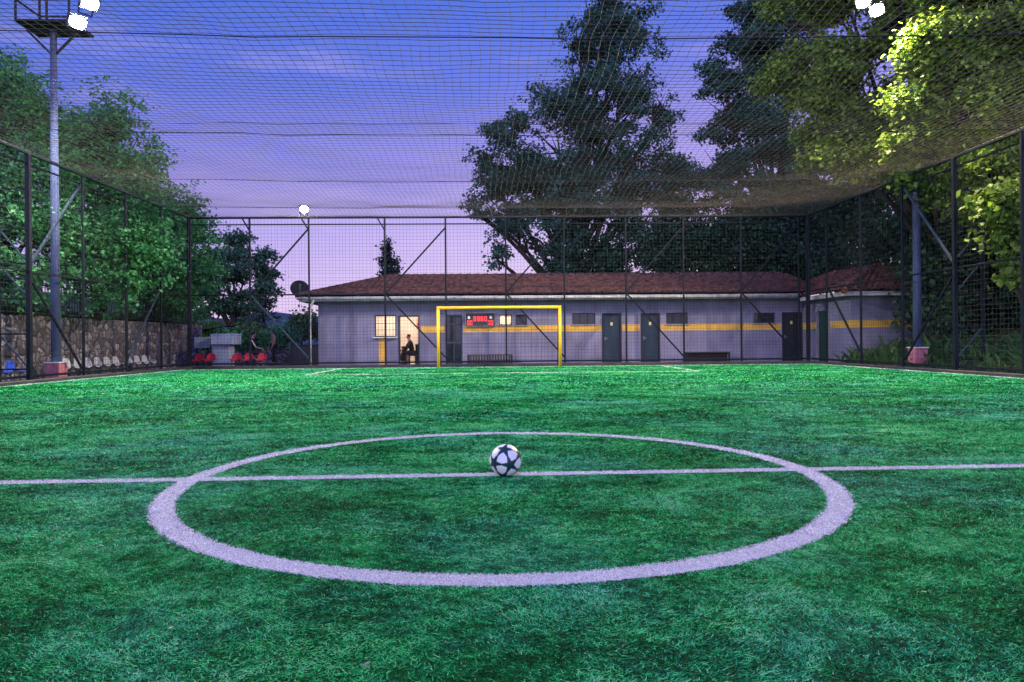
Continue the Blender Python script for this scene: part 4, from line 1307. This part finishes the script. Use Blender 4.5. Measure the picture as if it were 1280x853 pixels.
for i, (px, py, r, Y, lf, lab) in enumerate(((285, 428, 16, 34, 'leaf_robinia', 'low green shrub behind the pale cabinet'), (312, 420, 15, 35, 'leaf_weed', 'green shrub behind the sitting person in black'),
                                   (352, 425, 20, 34, 'leaf_robinia', 'leafy shrub behind the standing person'), (378, 405, 17, 36, 'leaf_weed', 'taller shrub behind the metal gate'), (258, 420, 16, 34, 'leaf_robinia', 'shrub above the corner of the stone wall'))):
    b = [blob(px, py, r, Y), blob(px - r * .6, py + r * .5, r * .7, Y), blob(px + r * .7, py + r * .4, r * .7, Y)]
    tree('shrub', lab, 'shrub', (WX(px, Y), Y, .5), b, 3500, .15, lf, 20 + i, 'broad', .06, sigma=.22)

# large plane tree
PT = 38.0
tree('plane_tree', 'huge tall tree rising behind the middle of the clubhouse roof', 'tree', (WX(715, PT), PT, -.03),
     [blob(765, 5, 46, PT), blob(770, 62, 58, PT), blob(755, 125, 66, PT), blob(700, 175, 62, PT), blob(640, 185, 45, PT), blob(620, 235, 48, PT), blob(595, 262, 24, PT),
      blob(675, 250, 60, PT), blob(790, 190, 62, PT), blob(745, 250, 66, PT), blob(832, 140, 26, PT), blob(840, 220, 40, PT), blob(810, 275, 48, PT), blob(640, 295, 32, PT), blob(720, 310, 50, PT), blob(622, 325, 16, PT), blob(775, 320, 40, PT), blob(720, 215, 50, PT), blob(790, 120, 40, PT), blob(730, 60, 32, PT), blob(660, 215, 45, PT), blob(800, 235, 50, PT)],
     125000, .17, 'leaf_plane', 9, 'clump', .42, sigma=.19, gap=.32)
tree('broadleaf_tree', 'dark bushy tree just behind the roof right of the big tree', 'tree', (WX(860, 37), 37, -.03),
     [blob(850, 300, 42, 37.4, 1.8), blob(890, 310, 45, 37.4, 1.8), blob(820, 325, 34, 37, 1.4), blob(760, 330, 30, 37, 1.3), blob(700, 332, 26, 37, 1.2), blob(920, 285, 36, 37.4, 1.6)], 30000, .18, 'leaf_dark', 10, 'broad', .25)
tree('broadleaf_tree', 'dark tree filling the gap above the right end of the roof', 'tree', (WX(985, 36.8), 36.8, -.03),
     [blob(975, 300, 48, 37, 2), blob(1020, 290, 48, 37, 2), blob(1005, 325, 40, 37, 1.8), blob(1060, 300, 50, 37, 2), blob(945, 270, 40, 37, 2), blob(930, 320, 36, 37, 1.6), blob(965, 335, 30, 37, 1.5), blob(1015, 300, 34, 36.3, .7), blob(1020, 258, 34, 36.6, 1), blob(950, 300, 36, 36.3, .7), blob(985, 268, 36, 36.5, .8), blob(1040, 320, 26, 36.2, .6)], 52000, .18, 'leaf_dark', 12, 'broad', .25)
# right hand side
def above_net(c):
    return ~((c[:, 0] < 12.6) & (c[:, 2] < 6.3))
lampR = np.array(W(1105, 8, ry))
def clear_lamp(c):
    a = above_net(c)
    # nothing directly between the lamps and the pitch
    d = c - lampR
    near = np.linalg.norm(d, axis=1) < .75
    cam_ = np.array([0, 0, CAMH]); v = lampR - cam_; L_ = np.linalg.norm(v); v = v / L_
    t = (c - cam_) @ v; dist = np.linalg.norm((c - cam_) - t[:, None] * v, axis=1)
    return a & ~near & ~((dist < .55) & (t < L_))
tree('tall_tree', 'very tall dark tree between the big middle tree and the lit one', 'tree', (WX(960, 38.5), 38.5, -.03),
     [blob(955, -30, 55, 38.5), blob(935, 55, 52, 38.5), blob(985, 40, 60, 38.5), blob(905, 110, 30, 38.5), blob(930, 150, 52, 38.5), blob(905, 215, 42, 38.5), blob(985, 140, 60, 38.5), blob(960, 225, 56, 38.5), blob(880, 245, 28, 38.5), blob(1020, 220, 50, 38.5), blob(1015, -40, 60, 38.5)],
     85000, .18, 'leaf_plane', 13, 'clump', .3, keep=above_net, sigma=.18, gap=.2)
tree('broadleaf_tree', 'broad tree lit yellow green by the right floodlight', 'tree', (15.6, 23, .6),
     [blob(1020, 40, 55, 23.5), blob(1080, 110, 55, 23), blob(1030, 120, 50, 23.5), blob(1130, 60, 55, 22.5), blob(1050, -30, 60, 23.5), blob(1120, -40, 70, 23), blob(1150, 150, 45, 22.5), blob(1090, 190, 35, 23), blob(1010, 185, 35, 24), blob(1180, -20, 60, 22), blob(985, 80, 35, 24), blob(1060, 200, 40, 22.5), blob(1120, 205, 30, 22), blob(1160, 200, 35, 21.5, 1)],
     110000, .15, 'leaf_lamplit', 14, 'clump', .25, keep=clear_lamp, sigma=.22)
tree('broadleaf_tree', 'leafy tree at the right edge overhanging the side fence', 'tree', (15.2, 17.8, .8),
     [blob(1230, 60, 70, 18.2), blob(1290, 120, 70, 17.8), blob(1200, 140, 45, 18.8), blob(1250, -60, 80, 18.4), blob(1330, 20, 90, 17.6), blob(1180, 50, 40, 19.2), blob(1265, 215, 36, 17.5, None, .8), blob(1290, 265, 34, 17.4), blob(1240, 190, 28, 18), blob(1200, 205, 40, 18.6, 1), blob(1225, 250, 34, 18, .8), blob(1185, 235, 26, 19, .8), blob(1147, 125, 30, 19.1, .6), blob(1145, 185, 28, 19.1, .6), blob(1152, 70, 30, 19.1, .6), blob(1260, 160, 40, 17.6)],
     100000, .15, 'leaf_lamplit', 15, 'clump', .2, keep=clear_lamp, sigma=.22)
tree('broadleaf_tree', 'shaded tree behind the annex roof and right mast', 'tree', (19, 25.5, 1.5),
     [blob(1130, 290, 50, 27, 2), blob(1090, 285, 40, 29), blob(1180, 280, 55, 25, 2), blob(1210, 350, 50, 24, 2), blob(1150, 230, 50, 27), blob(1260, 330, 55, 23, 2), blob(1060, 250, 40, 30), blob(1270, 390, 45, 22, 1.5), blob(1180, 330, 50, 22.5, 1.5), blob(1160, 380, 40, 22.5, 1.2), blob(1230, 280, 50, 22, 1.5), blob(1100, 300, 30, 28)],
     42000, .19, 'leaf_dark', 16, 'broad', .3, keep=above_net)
tree('broadleaf_tree', 'dense dark tree beyond the weedy bank at the right edge', 'tree', (20, 19, 2),
     [blob(1250, 290, 60, 23, 2), blob(1330, 300, 70, 21, 2), blob(1300, 380, 60, 21, 2), blob(1220, 390, 35, 24, 1.5), blob(1380, 350, 80, 19, 2)],
     24000, .2, 'leaf_dark', 17, 'broad', .3, keep=above_net)
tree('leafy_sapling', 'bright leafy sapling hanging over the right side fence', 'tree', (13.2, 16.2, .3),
     [blob(1262, 255, 26, 16.2, .5), blob(1275, 300, 26, 16.2, .5), blob(1150, 215, 20, 19.6, .5), blob(1275, 340, 16, 16.2, .4)], 4200, .17, 'leaf_lamplit', 18, 'broad', .07, sigma=.2)

# weeds on the bank
def weeds():
    n = 4000
    x = 12.2 + RNG.random(n) ** 1.4 * 2.6; y = RNG.uniform(6, 24.0, n)
    keep = vnoise(x * 1.6, y * 1.6, 31) > .2
    x, y = x[keep], y[keep]; n = len(x)
    z = np.array([bankz(a, b) for a, b in zip(x, y)])
    h = RNG.uniform(.08, .62, n) * (.25 + 1.3 * vnoise(x * 1.6, y * 1.6, 32)) * np.clip((x - 12.0) / .6, .35, 1)
    lean = RNG.normal(0, .6, (n, 2)) * h[:, None]
    th = RNG.uniform(0, 2 * PI, n); wd = RNG.uniform(.012, .065, n)
    b = np.stack([np.cos(th) * wd, np.sin(th) * wd, np.zeros(n)], 1)
    p = np.stack([x, y, z], 1)
    m_ = p + np.stack([lean[:, 0] * .35, lean[:, 1] * .35, h * .6], 1); t = p + np.stack([lean[:, 0], lean[:, 1], h], 1)
    q = np.stack([p, m_ + b, t, m_ - b], 1)
    tint = np.repeat(np.clip(vnoise(x * 2, y * 2, 33) * .7 + RNG.normal(.1, .2, n), 0, 1), 4)
    o = np_mesh('weeds', q.reshape(-1, 3), np.arange(4 * n).reshape(-1, 4), M['leaf_weed'], tint=tint, nper=4)
    tag(o, kind='stuff')
    n = 400
    x = 12.1 + RNG.random(n) ** 2 * .9; y = RNG.uniform(6, 24, n); z = np.array([max(0, bankz(a, b)) for a, b in zip(x, y)]) + .015
    a = RNG.normal(size=(n, 3)); a[:, 2] *= .4; a /= np.linalg.norm(a, axis=1)[:, None]
    nn = RNG.normal(size=(n, 3)) * .4 + np.array([0, 0, 1]); b = np.cross(nn, a); b /= np.linalg.norm(b, axis=1)[:, None]
    s = RNG.uniform(.03, .07, n)[:, None]; p = np.stack([x, y, z + .02], 1)
    q = np.stack([p - a * s, p + b * s * .6, p + a * s, p - b * s * .6], 1)
    tag(np_mesh('fallen_leaves', q.reshape(-1, 3), np.arange(4 * n).reshape(-1, 4), paint('dry_leaf', (.20, .09, .05), .8, .4, 8), nper=4), kind='stuff')
weeds()
def debris():
    n = 40
    y = 1.6 + RNG.random(n) ** 1.6 * 20; x = RNG.uniform(-1, 1, n) * np.minimum(10.5, .8 * y + .5)
    a = RNG.normal(size=(n, 3)); a[:, 2] *= .3; a /= np.linalg.norm(a, axis=1)[:, None]
    nn = RNG.normal(size=(n, 3)) * .4 + np.array([0, 0, 1]); b = np.cross(nn, a); b /= np.linalg.norm(b, axis=1)[:, None]
    s = RNG.uniform(.004, .012, n)[:, None] * (1 + .05 * y[:, None]); p = np.stack([x, y, np.full(n, .018)], 1)
    q = np.stack([p - a * s, p + b * s * .55, p + a * s, p - b * s * .55], 1)
    tag(np_mesh('leaf_litter', q.reshape(-1, 3), np.arange(4 * n).reshape(-1, 4), paint('litter', (.30, .26, .18), .8, .5, 30, dirt=(.12, .07, .03)), nper=4), kind='stuff')
debris()
def ground_cover():
    n = 9000
    x = -13.3 - RNG.random(n) ** 1.5 * 4; y = RNG.uniform(8, 34, n)
    z = np.array([WH - .03 + max(0, (-14.5 - a)) * .16 + .15 * math.sin(a * 1.3 + b * .7) for a, b in zip(x, y)])
    h = RNG.uniform(.1, .4, n); th = RNG.uniform(0, 2 * PI, n); wd = RNG.uniform(.02, .05, n)
    lean = RNG.normal(0, .4, (n, 2)) * h[:, None]
    b = np.stack([np.cos(th) * wd, np.sin(th) * wd, np.zeros(n)], 1); p = np.stack([x, y, z], 1)
    m_ = p + np.stack([lean[:, 0] * .35, lean[:, 1] * .35, h * .6], 1); t = p + np.stack([lean[:, 0], lean[:, 1], h], 1)
    q = np.stack([p, m_ + b, t, m_ - b], 1)
    tag(np_mesh('undergrowth', q.reshape(-1, 3), np.arange(4 * n).reshape(-1, 4), M['leaf_weed'], tint=np.repeat(RNG.random(n), 4), nper=4), kind='stuff')
ground_cover()

# ------------------------------------------------------------------ people
def skin_mesh(name, verts, edges, radii, mat, parent, sub=1, root=0):
    me = bpy.data.meshes.new(name); me.from_pydata([tuple(v) for v in verts], edges, []); me.update()
    o = bpy.data.objects.new(name, me); COL.objects.link(o)
    o.modifiers.new('skin', 'SKIN')
    sv = me.skin_vertices[0].data
    for i, r_ in enumerate(radii):
        sv[i].radius = (r_, r_) if not hasattr(r_, '__len__') else r_
        sv[i].use_root = (i == root)
    o.modifiers['skin'].use_smooth_shade = True
    s_ = o.modifiers.new('sub', 'SUBSURF'); s_.levels = sub; s_.render_levels = sub
    dg = bpy.context.evaluated_depsgraph_get()
    nm = bpy.data.meshes.new_from_object(o.evaluated_get(dg))
    bpy.data.objects.remove(o); nm.name = name
    nm.materials.clear(); nm.materials.append(mat)
    nm.polygons.foreach_set('use_smooth', [True] * len(nm.polygons))
    ob = bpy.data.objects.new(name, nm); COL.objects.link(ob)
    if parent: ob.parent = parent
    return ob

def person(loc, rz, label, J, top, legs, scale=1.0, stripe=False):
    """J: joint positions in the person's own frame, facing +Y"""
    J = {k_: V(v) for k_, v in J.items()}
    P = empty('person', loc, label, 'person', rz); P.scale = (scale,) * 3
    vs, es, rs = [], [], []
    def add(p, r_, prev=None):
        vs.append(V(p)); rs.append(r_)
        if prev is not None: es.append((prev, len(vs) - 1))
        return len(vs) - 1
    pel = add(J['pelvis'], (.13, .10))
    wst = add(J['pelvis'].lerp(J['chest'], .5), (.12, .09), pel)
    ch = add(J['chest'], (.15, .10), wst)
    nk = add(J['chest'].lerp(J['head'], .5), .055, ch)
    hd = J['head']; fwd = J['face'].normalized(); up = (hd - J['chest']).normalized()
    h0 = add(hd - up * .06 + fwd * .01, (.062, .07), nk)
    h1 = add(hd + up * .01, (.075, .09), h0)
    add(hd + up * .10 - fwd * .01, (.05, .06), h1)
    add(hd + fwd * .105 - up * .005, .014, h1)
    sd_ = fwd.cross(up).normalized()
    for s_ in (-1, 1):
        add(hd + sd_ * s_ * .085, .014, h1)
    for s_ in ('L', 'R'):
        sh = add(J['sh' + s_], .062, ch); el = add(J['el' + s_], .045, sh); wr = add(J['wr' + s_], .028, el)
        d = (J['wr' + s_] - J['el' + s_]).normalized(); side = d.cross(V((0, 0, 1)))
        side = side.normalized() if side.length > .1 else V((1, 0, 0)); dn = side.cross(d)
        pm_ = add(J['wr' + s_] + d * .05, (.034, .02), wr)
        kn = add(J['wr' + s_] + d * .085, (.036, .016), pm_)
        for q, ln in ((-1.5, .058), (-.5, .07), (.5, .075), (1.5, .065)):
            f1 = add(J['wr' + s_] + d * .105 + side * q * .02, .0095, kn)
            f2 = add(J['wr' + s_] + d * (.105 + ln * .5) + side * q * .022 - dn * .012, .0085, f1)
            add(J['wr' + s_] + d * (.105 + ln * .85) + side * q * .022 - dn * .034, .007, f2)
        t1 = add(J['wr' + s_] + d * .045 + side * .045, .011, pm_); add(J['wr' + s_] + d * .085 + side * .06 - dn * .012, .009, t1)
        hp = add(J['hip' + s_], .09, pel); kn_ = add(J['kn' + s_], .06, hp); ak = add(J['an' + s_], .04, kn_)
        add(J['an' + s_] + J['toe' + s_] * .16 - V((0, 0, .05)), (.035, .025), ak)
    skin_mesh('body', vs, es, rs, M['skin'], P)
    jv = [J['pelvis'] - V((0, 0, .02)), J['pelvis'].lerp(J['chest'], .5), J['chest'], J['chest'].lerp(J['head'], .4), J['shL'], J['elL'], J['elL'].lerp(J['wrL'], .95), J['shR'], J['elR'], J['elR'].lerp(J['wrR'], .95)]
    jk = skin_mesh('jacket', jv, [(0, 1), (1, 2), (2, 3), (2, 4), (4, 5), (5, 6), (2, 7), (7, 8), (8, 9)], [(.165, .13), (.16, .125), (.185, .13), .07, .085, .066, .05, .085, .066, .05], top, P)
    skin_mesh('trousers', [J['pelvis'], J['hipL'], J['knL'], J['anL'] + V((0, 0, .04)), J['hipR'], J['knR'], J['anR'] + V((0, 0, .04))], [(0, 1), (1, 2), (2, 3), (0, 4), (4, 5), (5, 6)], [(.155, .125), .11, .078, .062, .11, .078, .062], legs, P)
    for s_ in ('L', 'R'):
        skin_mesh('shoe', [J['an' + s_] - V((0, 0, .045)) - J['toe' + s_] * .05, J['an' + s_] + J['toe' + s_] * .07 - V((0, 0, .05)), J['an' + s_] + J['toe' + s_] * .17 - V((0, 0, .055))], [(0, 1), (1, 2)], [.048, .045, .036], M['shoe'], P)
        if stripe:
            sd2 = (J['sh' + s_] - J['chest']).normalized()
            a, b, c_ = J['sh' + s_] + sd2 * .075 + V((0, 0, .02)), J['el' + s_] + sd2 * .055, J['wr' + s_] + sd2 * .05
            MB().tube([a, b, c_.lerp(b, .1)], .022, 6).build('sleeve_stripe', M['stripecloth'], jk, False)
        MB().ball(hd + fwd * .088 + sd_ * (.03 if s_ == 'L' else -.03) + up * .012, .011, 8, 6).build('eye', M['hair'], P, False)
    skin_mesh('hair', [hd - fwd * .055 - up * .03, hd + up * .06 - fwd * .035, hd + up * .095 + fwd * .035], [(0, 1), (1, 2)], [.10, .10, .07], M['hair'], P)
    return P

SIT = dict(pelvis=(0, 0, .55), chest=(0, .10, .98), head=(0, .18, 1.24), face=(0, 1, -.15), shL=(-.19, .10, 1.0), shR=(.19, .10, 1.0), elL=(-.25, .24, .76), elR=(.25, .24, .76),
           wrL=(-.10, .43, .70), wrR=(.10, .43, .68), hipL=(-.10, .02, .53), hipR=(.10, .02, .53), knL=(-.13, .45, .52), knR=(.13, .45, .52), anL=(-.12, .43, .10), anR=(.13, .46, .10), toeL=(0, 1, 0), toeR=(0, 1, 0))
STAND = dict(pelvis=(0, 0, .92), chest=(0, .02, 1.32), head=(0, .07, 1.56), face=(0, 1, -.35), shL=(-.19, .01, 1.36), shR=(.19, .01, 1.36), elL=(-.25, .02, 1.07), elR=(.25, .04, 1.07),
             wrL=(-.22, .13, .83), wrR=(.22, .16, .83), hipL=(-.10, 0, .90), hipR=(.10, 0, .90), knL=(-.11, .03, .50), knR=(.12, .01, .50), anL=(-.11, -.02, .09), anR=(.13, .03, .09), toeL=(0, 1, 0), toeR=(0.1, 1, 0))
pA = person((WX(311, 29.0), 29.0, -.03), -PI / 2 + .35, 'person in black jacket with white sleeve stripes sitting behind the red seats', SIT, M['jacket'], M['trouser'], 1.06, True)
st = empty('stool', (WX(311, 29.0) - .02, 29.0, -.03), 'plain low stool under the person in the striped black jacket', 'stool')
def stool(root, x, y, h, z0=-.03):
    MB().box((x, y, z0 + h - .02), (.36, .36, .04), None, .008).build('seat', M['benchwood'], root)
    for sx_ in (-1, 1):
        for sy_ in (-1, 1):
            MB().bar((x + sx_ * .14, y + sy_ * .14, z0), (x + sx_ * .14, y + sy_ * .14, z0 + h - .04), .04).build('leg', M['post'], root)
stool(st, WX(311, 29.0), 29.0, .43)
person((WX(342, 30.2), 30.2, -.03), PI / 2 + .5, 'person in tan top and dark trousers standing near the gate', STAND, M['tan'], M['trouser'], .92)
pC = person((WX(515.5, 28.75), 28.75, -.02), PI / 2 + .3, 'person in dark jacket sitting in the lit kiosk doorway', SIT, M['jacket'], M['trouser'], .93)
st2 = empty('stool', (WX(515.5, 28.75), 28.75, -.02), 'low stool under the person in the kiosk doorway', 'stool')
stool(st2, WX(515.5, 28.75), 28.75, .40, -.02)
# things in the doorway
wx0, wx1 = WX(502, 28.6), WX(507.5, 28.6)
wc = empty('wooden_cupboard', ((wx0 + wx1) / 2, 28.8, 0), 'narrow brown wooden cupboard just inside the lit doorway', 'cupboard')
MB().span(wx0, wx1, 28.6, 29.1, -.02, .72, .006).build('body', M['wood'], wc)
MB().span(wx0 - .02, wx1 + .02, 28.58, 29.12, .72, .75, .004).build('top', M['wood'], wc)
tx0, tx1 = WX(518.5, 29.1), WX(526, 29.1)
dk = empty('desk', ((tx0 + tx1) / 2, 29.3, 0), 'dark desk behind the person in the kiosk doorway', 'desk')
MB().span(tx0, tx1, 29.1, 29.7, .78, .82, .004).build('top', M['frame'], dk)
MB().span(tx0 + .02, tx1 - .02, 29.14, 29.66, -.02, .78).build('body', M['frame'], dk)
pw = MB()
yb_ = BY + 2.395
pw.span(WX(521, yb_), WX(526.5, yb_), yb_ - .008, yb_ - .002, WZ(522, 413, yb_), WZ(522, 399, yb_))
tag(pw.build('poster', M['poster']), 'small red and pale poster on the cream wall inside the doorway', 'poster')
